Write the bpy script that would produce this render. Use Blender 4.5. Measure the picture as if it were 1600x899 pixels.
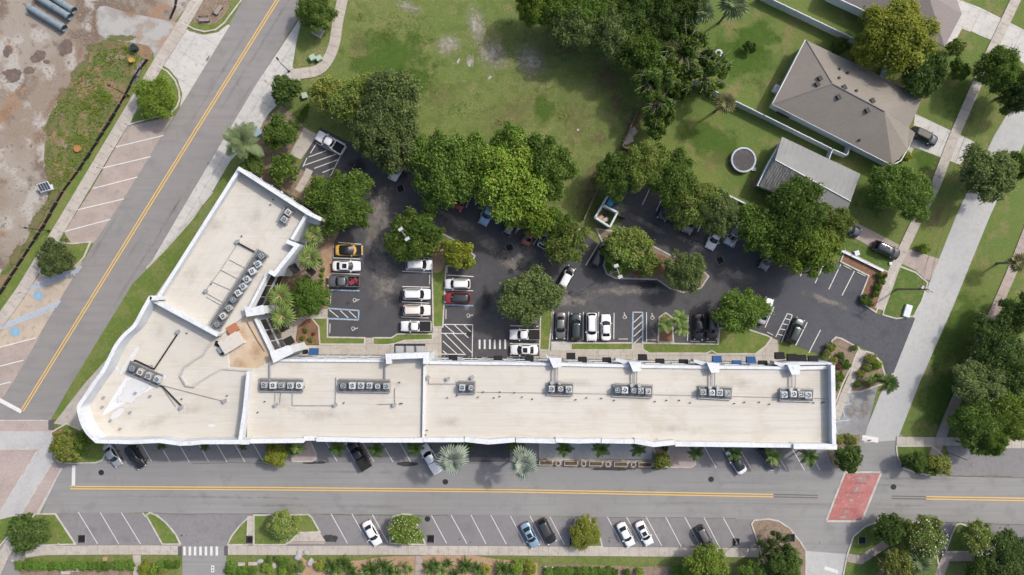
import bpy, math, random
import numpy as np
from mathutils import Vector, Matrix
from mathutils.geometry import tessellate_polygon
for o in list(bpy.data.objects): bpy.data.objects.remove(o)
S = bpy.context.scene
C = S.collection
# ------------------------------------------------------------------ camera, light, exposure
CAMH = 118.0          # drone height in metres, looking straight down
PPM = 9.0             # map pixels (1600 wide plan) per metre on the ground
cam = bpy.data.cameras.new('camera'); co = bpy.data.objects.new('camera', cam); C.objects.link(co)
co.location = (0, 0, CAMH); co.rotation_euler = (0, 0, 0)
cam.sensor_fit = 'HORIZONTAL'; cam.sensor_width = 36; cam.lens = 36 * CAMH / (1600 / PPM)
cam.clip_start = 1; cam.clip_end = 6000
S.camera = co
SUNV = Vector((-.80, -.53, -1.0))      # direction the sunlight travels
el = math.atan2(1.0, math.hypot(SUNV.x, SUNV.y)); az = math.atan2(-SUNV.x, -SUNV.y)   # azimuth clockwise from +Y
W = bpy.data.worlds.new('World'); S.world = W; W.use_nodes = True
nt = W.node_tree
sky = nt.nodes.new('ShaderNodeTexSky'); sky.sky_type = 'NISHITA'; sky.sun_disc = False
sky.sun_elevation = el; sky.sun_rotation = az; sky.air_density = .9; sky.dust_density = 4.5; sky.ozone_density = .7
nt.links.new(sky.outputs[0], nt.nodes['Background'].inputs[0]); nt.nodes['Background'].inputs[1].default_value = 0.15
sl = bpy.data.lights.new('sun', 'SUN'); sl.energy = 2.1; sl.angle = math.radians(2.2); sl.color = (1, .962, .90)
so = bpy.data.objects.new('sun', sl); C.objects.link(so); so.rotation_euler = SUNV.to_track_quat('-Z', 'Y').to_euler()
so.location = (60, 40, 90)
S.view_settings.view_transform = 'Standard'; S.view_settings.look = 'None'
S.view_settings.exposure = 0.36; S.view_settings.gamma = 1
S.render.engine = 'CYCLES'
S.cycles.max_bounces = 6; S.cycles.transparent_max_bounces = 32

# ------------------------------------------------------------------ helpers
R = random.Random(7)
def P(x, y, h=0.0):
    k = (1 - h / CAMH) / PPM
    return Vector(((x - 800) * k, (449.5 - y) * k, h))
def px(v): return v / PPM
MATS = {}
def nodes_of(m):
    m.use_nodes = True
    return m.node_tree, m.node_tree.nodes['Principled BSDF']
def pos(nt, obj=False):
    if obj: return nt.nodes.new('ShaderNodeTexCoord').outputs['Object']
    return nt.nodes.new('ShaderNodeNewGeometry').outputs['Position']
def noise(nt, vec, scale, detail=5, rough=.6, dist=0.):
    n = nt.nodes.new('ShaderNodeTexNoise'); n.inputs['Scale'].default_value = scale
    n.inputs['Detail'].default_value = detail; n.inputs['Roughness'].default_value = rough
    n.inputs['Distortion'].default_value = dist
    nt.links.new(vec, n.inputs['Vector']); return n.outputs['Fac']
def ramp(nt, fac, lo, hi):
    r = nt.nodes.new('ShaderNodeMapRange'); r.inputs[1].default_value = lo; r.inputs[2].default_value = hi
    r.interpolation_type = 'SMOOTHSTEP'
    nt.links.new(fac, r.inputs[0]); return r.outputs[0]
def mix(nt, fac, a, b):
    m = nt.nodes.new('ShaderNodeMix'); m.data_type = 'RGBA'
    if isinstance(fac, (int, float)): m.inputs[0].default_value = fac
    else: nt.links.new(fac, m.inputs[0])
    for s, v in ((6, a), (7, b)):
        if isinstance(v, tuple): m.inputs[s].default_value = (*v[:3], 1)
        else: nt.links.new(v, m.inputs[s])
    return m.outputs[2]
def scalev(nt, vec, sc):
    m = nt.nodes.new('ShaderNodeMapping'); m.inputs['Scale'].default_value = sc[:3]
    if len(sc) > 3: m.inputs['Rotation'].default_value[2] = sc[3]
    nt.links.new(vec, m.inputs['Vector']); return m.outputs[0]
def bump(nt, bsdf, fac, strength, dist=.05):
    b = nt.nodes.new('ShaderNodeBump'); b.inputs['Strength'].default_value = strength; b.inputs['Distance'].default_value = dist
    nt.links.new(fac, b.inputs['Height']); nt.links.new(b.outputs[0], bsdf.inputs['Normal'])
def M(name, col=None, rough=.85, metal=0., layers=(), bmp=None, spec=.3, obj=False):
    """layers: (scale, lo, hi, colour[, stretch]) noise-masked colours laid over col"""
    if name in MATS: return MATS[name]
    m = bpy.data.materials.new(name); MATS[name] = m
    nt, b = nodes_of(m)
    b.inputs['Roughness'].default_value = rough; b.inputs['Metallic'].default_value = metal
    b.inputs['Specular IOR Level'].default_value = spec
    c = tuple(col)
    v = pos(nt, obj) if (layers or bmp) else None
    for L in layers:
        vv = scalev(nt, v, L[4]) if len(L) > 4 else v
        c = mix(nt, ramp(nt, noise(nt, vv, L[0]), L[1], L[2]), c, L[3])
    if isinstance(c, tuple): b.inputs['Base Color'].default_value = (*c[:3], 1)
    else: nt.links.new(c, b.inputs['Base Color'])
    if bmp: bump(nt, b, noise(nt, v, bmp[0], 4, .7), bmp[1], bmp[2] if len(bmp) > 2 else .05)
    return m
def leafmat(name, c1, c2, c3, trans=.45):
    if name in MATS: return MATS[name]
    m = bpy.data.materials.new(name); MATS[name] = m
    nt, b = nodes_of(m)
    g = nt.nodes.new('ShaderNodeNewGeometry'); oi = nt.nodes.new('ShaderNodeObjectInfo')
    c = mix(nt, g.outputs['Random Per Island'], c1, c2)
    c = mix(nt, ramp(nt, noise(nt, g.outputs['Position'], .55, 3), .42, .68), c, c3)
    hs = nt.nodes.new('ShaderNodeHueSaturation')
    mr = nt.nodes.new('ShaderNodeMapRange'); mr.inputs[3].default_value = .8; mr.inputs[4].default_value = 1.2
    nt.links.new(oi.outputs['Random'], mr.inputs[0]); nt.links.new(mr.outputs[0], hs.inputs['Value'])
    nt.links.new(c, hs.inputs['Color'])
    nt.links.new(hs.outputs[0], b.inputs['Base Color']); b.inputs['Roughness'].default_value = .55
    b.inputs['Specular IOR Level'].default_value = .35
    t = nt.nodes.new('ShaderNodeBsdfTranslucent'); nt.links.new(hs.outputs[0], t.inputs[0])
    ms = nt.nodes.new('ShaderNodeMixShader'); ms.inputs[0].default_value = trans
    out = nt.nodes['Material Output']
    nt.links.new(b.outputs[0], ms.inputs[1]); nt.links.new(t.outputs[0], ms.inputs[2]); nt.links.new(ms.outputs[0], out.inputs[0])
    return m

def link(name, me, parent=None, mat=None):
    o = bpy.data.objects.new(name, me); C.objects.link(o)
    if parent is not None: o.parent = parent
    if mat is not None and me is not None:
        if len(me.materials) == 0: me.materials.append(mat)
    return o
def mesh(name, verts, faces, mat=None, smooth=False):
    me = bpy.data.meshes.new(name); me.from_pydata([tuple(v) for v in verts], [], faces); me.update()
    if mat: me.materials.append(mat)
    if smooth: me.polygons.foreach_set('use_smooth', [True] * len(me.polygons))
    return me
def tag(o, label=None, cat=None, group=None, kind=None):
    if label: o['label'] = label
    if cat: o['category'] = cat
    if group: o['group'] = group
    if kind: o['kind'] = kind
    return o
def thing(name, label, cat, loc=(0, 0, 0), rz=0, group=None):
    o = bpy.data.objects.new(name, None); C.objects.link(o); o.empty_display_size = .5
    o.location = loc; o.rotation_euler = (0, 0, rz); return tag(o, label, cat, group)
class MB:
    def __init__(s): s.v = []; s.f = []
    def add(s, vs, fs):
        n = len(s.v); s.v += [tuple(v) for v in vs]; s.f += [tuple(i + n for i in f) for f in fs]; return s
    def box(s, c, d, rz=0, taper=1.0):
        cx, cy, cz = c; a, b, h = d[0] / 2, d[1] / 2, d[2] / 2; vs = []
        for z, t in ((-h, 1), (h, taper)):
            for x, y in ((-a, -b), (a, -b), (a, b), (-a, b)):
                x *= t; y *= t
                vs.append((cx + x * math.cos(rz) - y * math.sin(rz), cy + x * math.sin(rz) + y * math.cos(rz), cz + z))
        return s.add(vs, [(3, 2, 1, 0), (4, 5, 6, 7), (0, 1, 5, 4), (1, 2, 6, 5), (2, 3, 7, 6), (3, 0, 4, 7)])
    def tube(s, a, b, ra, rb=None, n=8, caps=True):
        a, b = Vector(a), Vector(b); rb = ra if rb is None else rb
        d = (b - a)
        if d.length < 1e-6: return s
        q = d.to_track_quat('Z', 'Y'); vs = []
        for p, r in ((a, ra), (b, rb)):
            for i in range(n):
                t = 2 * math.pi * i / n; vs.append(p + q @ Vector((r * math.cos(t), r * math.sin(t), 0)))
        fs = [(i, (i + 1) % n, n + (i + 1) % n, n + i) for i in range(n)]
        if caps: fs += [tuple(range(n - 1, -1, -1)), tuple(range(n, 2 * n))]
        return s.add(vs, fs)
    def ring(s, c, ri, ro, z0, z1, n=20):
        vs = []
        for r, z in ((ri, z0), (ro, z0), (ro, z1), (ri, z1)):
            for i in range(n):
                t = 2 * math.pi * i / n; vs.append((c[0] + r * math.cos(t), c[1] + r * math.sin(t), c[2] + z))
        fs = []
        for k in range(4):
            for i in range(n):
                j = (i + 1) % n; k2 = (k + 1) % 4
                fs.append((k * n + i, k * n + j, k2 * n + j, k2 * n + i))
        return s.add(vs, fs)
    def prism(s, pts, z0, z1, sides=True, bottom=False):
        pts = ccw(pts); n = len(pts); vs = [(p[0], p[1], z1) for p in pts]
        tr = [t for t in tessellate_polygon([[Vector((p[0], p[1], 0)) for p in pts]])]
        fs = []
        for t in tr:
            a, b, c = (Vector(vs[i][:2]) for i in t)
            fs.append(t if (b - a).cross(c - a) > 0 else t[::-1])
        if sides:
            vs = vs + [(p[0], p[1], z0) for p in pts]
            fs += [(i, n + i, n + (i + 1) % n, (i + 1) % n) for i in range(n)]
            if bottom: fs += [tuple(n + i for i in f[::-1]) for f in fs[:len(tr)]]
        return s.add(vs, fs)
    def build(s, name, mat, parent=None, smooth=False):
        return link(name, mesh(name, s.v, s.f, mat, smooth), parent)
    def me(s, name, mat=None, smooth=False): return mesh(name, s.v, s.f, mat, smooth)
def ccw(pts):
    a = sum(pts[i][0] * pts[(i + 1) % len(pts)][1] - pts[(i + 1) % len(pts)][0] * pts[i][1] for i in range(len(pts)))
    return list(pts) if a > 0 else list(pts)[::-1]
def smooth_pts(pts, n=5, closed=False):
    out = []; N = len(pts)
    rng = range(N if closed else N - 1)
    for i in rng:
        g = (lambda k: Vector(pts[k % N])) if closed else (lambda k: Vector(pts[max(0, min(N - 1, k))]))
        p0, p1, p2, p3 = g(i - 1), g(i), g(i + 1), g(i + 2)
        for j in range(n):
            t = j / n
            out.append(tuple(.5 * ((2 * p1) + (p2 - p0) * t + (2 * p0 - 5 * p1 + 4 * p2 - p3) * t * t + (3 * p1 - p0 - 3 * p2 + p3) * t ** 3)))
    if not closed: out.append(tuple(pts[-1]))
    return out
def W2(pts, h=0): return [P(x, y, h) for x, y in pts]
def offset(pts, d, closed=False):
    """offset a world polyline to its left by d (mitred)"""
    n = len(pts); out = []
    for i in range(n):
        a = Vector(pts[(i - 1) % n][:2]) if (closed or i > 0) else None
        b = Vector(pts[i][:2]); c = Vector(pts[(i + 1) % n][:2]) if (closed or i < n - 1) else None
        ns = []
        for u, v in ((a, b), (b, c)):
            if u is not None and v is not None and (v - u).length > 1e-6:
                t = (v - u).normalized(); ns.append(Vector((-t.y, t.x)))
        m = sum(ns, Vector((0, 0)))
        if m.length < 1e-6: m = ns[0]
        m.normalize(); k = max(.45, m.dot(ns[0])); out.append(b + m * d / k)
    return out
def ribbon(mb, pts, o1, o2, z0, z1, closed=False):
    A = offset(pts, o1, closed); B = offset(pts, o2, closed); n = len(pts)
    vs = [(p.x, p.y, z) for z in (z0, z1) for q in (A, B) for p in q]
    fs = []
    rng = n if closed else n - 1
    for i in range(rng):
        j = (i + 1) % n
        a0, a1, b0, b1 = i, j, n + i, n + j; A0, A1, B0, B1 = 2 * n + i, 2 * n + j, 3 * n + i, 3 * n + j
        if o1 < o2: fs += [(A0, A1, B1, B0), (a0, a1, A1, A0), (B0, B1, b1, b0)]
        else: fs += [(A0, B0, B1, A1), (a0, A0, A1, a1), (B0, b0, b1, B1)]
    if not closed: fs += [(0, 2 * n, 3 * n, n), (n - 1, 2 * n - 1, 4 * n - 1, 3 * n - 1)]
    return mb.add(vs, fs)
def sheet(name, pts, z, mat, parent=None, h=None, sm=False):
    if sm: pts = smooth_pts(pts, 4, True)
    mb = MB().prism(W2(pts), (h if h is not None else z), z, sides=h is not None)
    o = mb.build(name, mat, parent)
    if parent is None: o['kind'] = 'structure'
    return o
def kerb(pts, parent, w=.24, z=.14, closed=False, sm=0, mat=None):
    if sm: pts = smooth_pts(pts, sm, closed)
    q = W2(pts)
    o = ribbon(MB(), q, -w / 2, w / 2, 0, z, closed).build('kerb', mat or KERB, parent)
    return o
def island(name, pts, mat, sm=False, z=.10, k=True):
    p = smooth_pts(pts, 4, True) if sm else pts
    o = sheet(name, p, z, mat, h=0.0)
    if k: kerb(p, o, closed=True)
    return o
def line(parent, a, b, w=.12, mat=None, z=None, name='parking_line'):
    a, b = P(*a), P(*b); t = (b - a).normalized(); n = Vector((-t.y, t.x, 0)) * w / 2
    zz = z if z is not None else ZM
    me = mesh(name, [(p.x, p.y, zz) for p in (a - n, b - n, b + n, a + n)], [(0, 1, 2, 3)], mat or PAINT)
    return link(name, me, parent)
def clip(poly, n, d):
    out = []
    for i in range(len(poly)):
        a, b = poly[i], poly[(i + 1) % len(poly)]; da, db = a.dot(n) - d, b.dot(n) - d
        if da <= 0: out.append(a)
        if da * db < 0: out.append(a + (b - a) * (da / (da - db)))
    return out
def paved(name, pts, ang, sx, sy, mat, base, z=.12, gap=.035, parent=None):
    """concrete laid as separate slabs over a darker joint bed"""
    q = [Vector(p[:2]) for p in ccw(W2(pts))]
    root = sheet(name, pts, z - .025, base, parent, h=0.0)
    u = Vector((math.cos(ang), math.sin(ang))); v = Vector((-u.y, u.x))
    us = [p.dot(u) for p in q]; vs = [p.dot(v) for p in q]
    i = 0
    x = min(us)
    while x < max(us):
        y = min(vs)
        while y < max(vs):
            c = q
            for n, d in ((u, x + sx - gap / 2), (-u, -(x + gap / 2)), (v, y + sy - gap / 2), (-v, -(y + gap / 2))):
                c = clip(c, n, d)
                if len(c) < 3: break
            if len(c) >= 3:
                area = abs(sum(c[k].x * c[(k + 1) % len(c)].y - c[(k + 1) % len(c)].x * c[k].y for k in range(len(c)))) / 2
                if area > .15:
                    MB().prism([(p.x, p.y) for p in c], z - .03, z + R.uniform(-.003, .003)).build('slab', mat, root); i += 1
            y += sy
        x += sx
    return root
def walk(name, pts, w, L, mat, base, z=.12, sm=0):
    if sm: pts = smooth_pts(pts, sm)
    q = W2(pts); root = ribbon(MB(), q, -w / 2, w / 2, 0, z - .025).build(name, base); root['kind'] = 'structure'
    A = offset(q, -w / 2 + .02); B = offset(q, w / 2 - .02)
    # resample by arc length
    cum = [0]
    for i in range(len(q) - 1): cum.append(cum[-1] + (q[i + 1] - q[i]).length)
    def at(side, s):
        for i in range(len(cum) - 1):
            if s <= cum[i + 1] + 1e-6:
                t = (s - cum[i]) / max(1e-6, cum[i + 1] - cum[i]); return side[i].lerp(side[i + 1], max(0, min(1, t)))
        return side[-1]
    n = max(1, round(cum[-1] / L)); st = cum[-1] / n
    for k in range(n):
        s0, s1 = k * st + .02, (k + 1) * st - .02
        pl = [at(A, s0), at(A, (s0 + s1) / 2), at(A, s1), at(B, s1), at(B, (s0 + s1) / 2), at(B, s0)]
        MB().prism([(p.x, p.y) for p in pl], z - .03, z + R.uniform(-.003, .003)).build('slab', mat, root)
    return root
def patchmat(name, col, col2, edge=.35, nscale=2.2, amount=1.0, rough=.95):
    """ragged patch: object space disc -1..1 whose edge is broken up by noise"""
    if name in MATS: return MATS[name]
    m = bpy.data.materials.new(name); MATS[name] = m
    nt, b = nodes_of(m); b.inputs['Roughness'].default_value = rough; b.inputs['Specular IOR Level'].default_value = .2
    tc = nt.nodes.new('ShaderNodeTexCoord').outputs['Object']; g = pos(nt)
    ln = nt.nodes.new('ShaderNodeVectorMath'); ln.operation = 'LENGTH'; nt.links.new(tc, ln.inputs[0])
    n1 = noise(nt, g, nscale, 7, .7)
    ma = nt.nodes.new('ShaderNodeMath'); ma.operation = 'MULTIPLY_ADD'; nt.links.new(n1, ma.inputs[0]); ma.inputs[1].default_value = 1.7; ma.inputs[2].default_value = -.45
    su = nt.nodes.new('ShaderNodeMath'); su.operation = 'SUBTRACT'; nt.links.new(ma.outputs[0], su.inputs[0]); nt.links.new(ln.outputs['Value'], su.inputs[1])
    ad = nt.nodes.new('ShaderNodeMath'); ad.operation = 'ADD'; nt.links.new(su.outputs[0], ad.inputs[0]); ad.inputs[1].default_value = .28
    f = ramp(nt, ad.outputs[0], 0, edge)
    mu = nt.nodes.new('ShaderNodeMath'); mu.operation = 'MULTIPLY'; nt.links.new(f, mu.inputs[0]); mu.inputs[1].default_value = amount
    nt.links.new(mix(nt, ramp(nt, noise(nt, g, 1.1, 6), .4, .62), col, col2), b.inputs['Base Color'])
    nt.links.new(mu.outputs[0], b.inputs['Alpha'])
    return m
_disc = None
_pz = [0]
def patch(parent, x, y, rx, ry, rot, mat, z, name='worn_patch'):
    key = 'disc_' + mat.name
    me = bpy.data.meshes.get(key)
    if not me:
        n = 24; me = mesh(key, [(math.cos(2 * math.pi * i / n), math.sin(2 * math.pi * i / n), 0) for i in range(n)], [tuple(range(n))], mat)
    o = link(name, me, parent); p = P(x, y); _pz[0] = (_pz[0] + 1) % 32
    o.location = (p.x, p.y, z + _pz[0] * .0008); o.scale = (px(rx), px(ry), 1); o.rotation_euler = (0, 0, math.radians(rot)); return o

# ------------------------------------------------------------------ materials
LAWN = M('lawn', (.114, .165, .036), layers=[(.045, .42, .58, (.155, .178, .055)), (.16, .52, .64, (.205, .195, .085)), (.5, .46, .62, (.088, .135, .027)), (1.3, .52, .68, (.175, .178, .07)), (3.5, .45, .65, (.085, .115, .026)), (9, .5, .7, (.16, .17, .06))], bmp=(9, .6, .06))
LAWNG = M('lawn_green', (.105, .16, .028), layers=[(.3, .45, .6, (.155, .18, .05)), (1.4, .52, .68, (.19, .18, .07)), (4, .45, .75, (.07, .11, .022))], bmp=(9, .6, .06))
LAWND = M('lawn_lush', (.075, .13, .022), layers=[(.35, .48, .62, (.125, .15, .038)), (1.4, .52, .68, (.15, .15, .05)), (4, .45, .75, (.05, .085, .016))], bmp=(9, .6, .06))
DIRT = M('construction_dirt', (.235, .19, .15), layers=[(.05, .44, .56, (.29, .255, .215)), (.09, .50, .58, (.15, .115, .09)), (.2, .52, .60, (.37, .35, .32)), (.14, .56, .64, (.27, .165, .10)), (.8, .55, .66, (.19, .15, .12)), (2.5, .5, .7, (.27, .23, .19)), (7, .55, .75, (.16, .125, .10))], bmp=(3, .6, .1))
WEEDS = M('weedy_ground', (.13, .135, .05), layers=[(.18, .46, .56, (.25, .165, .10)), (.5, .5, .64, (.07, .12, .02)), (1.6, .5, .7, (.17, .13, .07)), (5, .5, .8, (.05, .07, .018))], bmp=(6, .7, .1))
GRAVEL = M('pale_gravel', (.34, .335, .32), layers=[(.3, .45, .6, (.26, .25, .235)), (.15, .52, .6, (.29, .22, .165)), (4, .5, .8, (.40, .39, .37))], bmp=(8, .4))
def asphalt(name, c, d, l, st=(.02, 1, 1)):
    return M(name, c, .9, layers=[(.05, .4, .62, l), (.35, .5, .72, d), (1.5, .42, .75, tuple(v * .88 for v in c), st), (14, .4, .8, tuple(v * 1.12 for v in c))], bmp=(22, .25, .02), spec=.25)
ROAD = asphalt('asphalt_street', (.222, .22, .217), (.19, .188, .185), (.25, .248, .244))
ROADD = asphalt('asphalt_diagonal', (.215, .205, .20), (.18, .175, .17), (.235, .225, .22), (.06, .8, 1, -.55))
LANE = asphalt('asphalt_parking_lane', (.185, .18, .185), (.15, .148, .15), (.215, .21, .212), (1, 1, 1))
LOT = asphalt('asphalt_lot', (.068, .068, .074), (.052, .052, .058), (.09, .087, .09), (1, 1, 1))
LOTN = asphalt('asphalt_lot_new', (.072, .076, .088), (.058, .06, .07), (.085, .088, .097), (1, 1, 1))
SIDEST = asphalt('concrete_street', (.36, .365, .36), (.31, .315, .31), (.41, .41, .40), (1, 1, 1))
CONC = M('sidewalk_concrete', (.41, .375, .33), layers=[(.25, .4, .62, (.355, .32, .28)), (1.3, .48, .68, (.30, .275, .245)), (7, .4, .8, (.45, .42, .375))], bmp=(20, .2, .02))
CONCG = M('driveway_concrete', (.46, .45, .42), layers=[(.25, .4, .62, (.40, .39, .37)), (1.1, .5, .68, (.33, .32, .305)), (7, .4, .8, (.54, .53, .50))], bmp=(20, .2, .02))
CONCB = M('brown_concrete', (.34, .285, .25), layers=[(.25, .4, .65, (.28, .235, .21)), (1.1, .5, .72, (.24, .2, .18)), (7, .4, .8, (.38, .325, .29))], bmp=(20, .2, .02))
CONCT = M('tan_concrete', (.43, .36, .28), layers=[(.25, .4, .65, (.37, .31, .25)), (1.1, .5, .72, (.3, .255, .21))], bmp=(20, .2, .02))
JOINT = M('joint_bed', (.17, .15, .13), 1)
KERB = M('kerb_concrete', (.45, .43, .395), layers=[(.8, .45, .62, (.35, .33, .30)), (5, .5, .75, (.50, .48, .445))])
PAVER = M('pink_pavers', (.35, .295, .27), layers=[(.3, .4, .65, (.31, .25, .23)), (3, .45, .75, (.42, .35, .32))], bmp=(12, .3, .02))
PAVERL = M('grey_pavers', (.40, .40, .395), layers=[(.3, .4, .65, (.35, .35, .35)), (3, .45, .75, (.44, .44, .43))], bmp=(12, .3, .02))
MULCH = M('red_brown_mulch', (.20, .105, .065), layers=[(.6, .45, .65, (.155, .09, .055)), (4, .45, .7, (.27, .16, .10)), (12, .5, .8, (.09, .05, .03))], bmp=(12, .9, .08))
MULCHO = M('pine_straw', (.36, .245, .155), layers=[(.8, .45, .65, (.30, .19, .12)), (5, .45, .7, (.43, .31, .21)), (11, .5, .7, (.22, .14, .09))], bmp=(12, .8, .08))
MULCHG = M('dry_bed', (.22, .165, .12), layers=[(.8, .45, .65, (.15, .11, .075)), (5, .45, .7, (.31, .25, .19)), (12, .55, .8, (.09, .06, .04))], bmp=(12, .8, .08))
def paint(name, c, wear, thr=(.60, .78)):
    return M(name, c, .7, layers=[(6, thr[0], thr[1], wear), (.8, .5, .8, tuple(v * .85 for v in c))])
PAINT = paint('white_paint', (.60, .60, .585), (.33, .33, .33), (.55, .75))
YELLOW = paint('yellow_paint', (.66, .43, .11), (.4, .33, .2))
BLUEP = paint('blue_paint', (.30, .42, .55), (.2, .22, .25), (.45, .6))
CYANP = paint('bright_blue_paint', (.14, .36, .52), (.33, .31, .28), (.46, .62))
PALEB = paint('pale_blue_paint', (.33, .42, .52), (.2, .2, .22))
BLACKP = paint('blackout_paint', (.11, .105, .10), (.18, .18, .18))
REDP = M('worn_red_paint', (.36, .13, .12), .8, layers=[(.11, .5, .6, (.38, .17, .16)), (.5, .54, .64, (.30, .10, .095)), (.35, .44, .60, (.33, .12, .11)), (1.6, .52, .68, (.40, .20, .185)), (7, .54, .7, (.36, .26, .245))])
ROOF = M('roof_membrane', (.487, .468, .418), .8, layers=[(.06, .4, .64, (.52, .50, .45)), (.22, .5, .68, (.465, .43, .37)), (.5, .5, .72, (.455, .43, .385), (.25, 2.2, 1)), (1.5, .52, .72, (.545, .51, .455), (.15, 2.5, 1)), (7, .55, .8, (.43, .39, .335))], bmp=(3, .12, .03))
ROOFT = M('tan_roof_membrane', (.50, .43, .35), .8, layers=[(.15, .42, .62, (.46, .35, .24)), (.8, .5, .7, (.52, .46, .39)), (4, .5, .75, (.41, .33, .25))], bmp=(3, .12, .03))
WHITE = M('white_stucco', (.52, .55, .58), .75, layers=[(.4, .45, .7, (.45, .48, .51)), (5, .55, .8, (.43, .45, .47))])
CAPM = M('parapet_cap', (.60, .625, .645), .65, layers=[(.5, .48, .66, (.53, .55, .565)), (2.2, .54, .7, (.46, .47, .47)), (7, .58, .76, (.40, .40, .39))])
TANW = M('tan_wall', (.36, .32, .27), .85, layers=[(.6, .45, .7, (.31, .275, .23))])
GLASS = M('dark_glass', (.018, .022, .027), .08, spec=.6)
BLACKF = M('black_canvas', (.014, .014, .016), .9)
BLUEF = M('navy_canvas', (.022, .07, .19), .85)
STEEL = M('galvanised_steel', (.44, .45, .45), .45, .55, layers=[(3, .45, .7, (.33, .34, .34))])
DSTEEL = M('dull_grey_steel', (.25, .255, .26), .6, .3, layers=[(3, .45, .7, (.19, .19, .19))])
DARK = M('dark_metal', (.03, .03, .032), .6)
PIPEB = M('black_pipe_insulation', (.02, .02, .02), .8)
ACCASE = M('condenser_casing', (.50, .52, .52), .55, .1, layers=[(2.5, .45, .7, (.41, .42, .42))])
ACBLUE = M('fan_guard_blue_grey', (.30, .40, .48), .5, .2)
SHINGLE = M('grey_brown_shingles', (.21, .19, .165), .95, layers=[(.2, .4, .65, (.23, .208, .18)), (1.5, .45, .7, (.185, .167, .143), (.8, 4, 1, .47)), (9, .42, .75, (.25, .23, .20))], bmp=(12, .4, .03))
SHINGLEG = M('mauve_grey_shingles', (.22, .195, .19), .95, layers=[(1.5, .45, .7, (.19, .17, .165), (.8, 4, 1, .47)), (9, .42, .75, (.26, .235, .23))], bmp=(12, .4, .03))
METALR = M('grey_metal_roof', (.215, .22, .215), .75, 0, layers=[(.2, .4, .65, (.24, .245, .24)), (1.2, .5, .72, (.195, .2, .195)), (6, .55, .8, (.18, .18, .177))])
METALD = M('weathered_ribbed_roof', (.15, .153, .153), .7, 0, layers=[(1.2, .42, .6, (.085, .085, .085), (3, .25, 1, .47)), (5, .5, .75, (.22, .22, .22))])
VINYL = M('white_vinyl', (.56, .60, .62), .55, layers=[(1.2, .5, .75, (.48, .52, .54))])
BARK = M('bark', (.13, .10, .075), .95, layers=[(3, .45, .65, (.2, .165, .13))], bmp=(9, .8, .05), obj=True)
PALEBARK = M('pale_dead_wood', (.38, .33, .28), .95, layers=[(3, .45, .65, (.27, .23, .19))], obj=True)
WOOD = M('weathered_wood', (.23, .17, .12), .9, layers=[(4, .45, .7, (.15, .11, .08))])
LF = dict(
    oak=leafmat('leaf_oak', (0.089, 0.173, 0.027), (0.226, 0.320, 0.061), (0.123, 0.217, 0.037)),
    oakl=leafmat('leaf_light_oak', (0.161, 0.253, 0.046), (0.300, 0.320, 0.093), (0.212, 0.314, 0.061)),
    oakg=leafmat('leaf_grey_oak', (0.123, 0.181, 0.055), (0.262, 0.320, 0.114), (0.161, 0.229, 0.072)),
    dark=leafmat('leaf_dark', (0.055, 0.111, 0.023), (0.155, 0.237, 0.050), (0.085, 0.144, 0.028)),
    lime=leafmat('leaf_lime', (0.250, 0.320, 0.032), (0.300, 0.320, 0.066), (0.300, 0.320, 0.037)),
    bright=leafmat('leaf_bright', (0.138, 0.289, 0.028), (0.300, 0.320, 0.061), (0.200, 0.320, 0.042)),
    hedge=leafmat('leaf_hedge', (0.074, 0.181, 0.024), (0.188, 0.300, 0.042), (0.123, 0.217, 0.032)),
    olive=leafmat('leaf_olive', (0.200, 0.241, 0.042), (0.300, 0.320, 0.103), (0.275, 0.314, 0.061)),
    red=leafmat('leaf_red', (0.226, 0.072, 0.042), (0.300, 0.217, 0.103), (0.300, 0.096, 0.061)),
    flower=leafmat('white_blossom', (.62, .64, .56), (.75, .75, .7), (.6, .62, .5)),
)
PF = dict(
    sabal=leafmat('frond_green', (.14, .22, .05), (.27, .34, .11), (.17, .25, .06), .3),
    silver=leafmat('frond_silver', (.17, .22, .17), (.36, .41, .34), (.24, .29, .23), .15),
    phoenix=leafmat('frond_grey_green', (.13, .19, .075), (.26, .32, .16), (.16, .22, .10), .25),
    dark=leafmat('frond_dark', (.04, .09, .016), (.10, .165, .034), (.06, .11, .02), .3),
    dry=leafmat('frond_dry', (.17, .18, .07), (.30, .29, .14), (.2, .2, .09), .3),
)
BLOOM = M('cream_bloom_stalk', (.55, .40, .2), .9)
ZR, ZR2, ZS, ZL, ZLOT, ZP, ZM = .014, .019, .024, .030, .036, .042, .062
# ================================================================== THE SETTING
g = MB().add([(-1500, -1500, 0), (1500, -1500, 0), (1500, 1500, 0), (-1500, 1500, 0)], [(0, 1, 2, 3)]).build('ground', LAWN); g['kind'] = 'structure'
ground = g
YARD = M('yard_grass', (.098, .15, .03), layers=[(.07, .45, .6, (.13, .165, .038)), (.3, .52, .64, (.18, .165, .065)), (1.4, .52, .66, (.145, .155, .045)), (4, .45, .75, (.06, .095, .02))], bmp=(9, .6, .06))
yard = sheet('yard_lawn', [(1050, -60), (1700, -60), (1700, 705), (1400, 690), (1437, 598), (1490, 477), (1480, 380), (1380, 424), (1300, 400), (1160, 320), (1010, 250), (985, 225), (1020, 170), (1040, 100)], .003, YARD)
dirt = sheet('construction_dirt', [(-300, -200), (300, -200), (316, -20), (268, 40), (232, 92), (100, 300), (0, 462), (-300, 900)], .006, DIRT)
_wr = random.Random(8)
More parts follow.
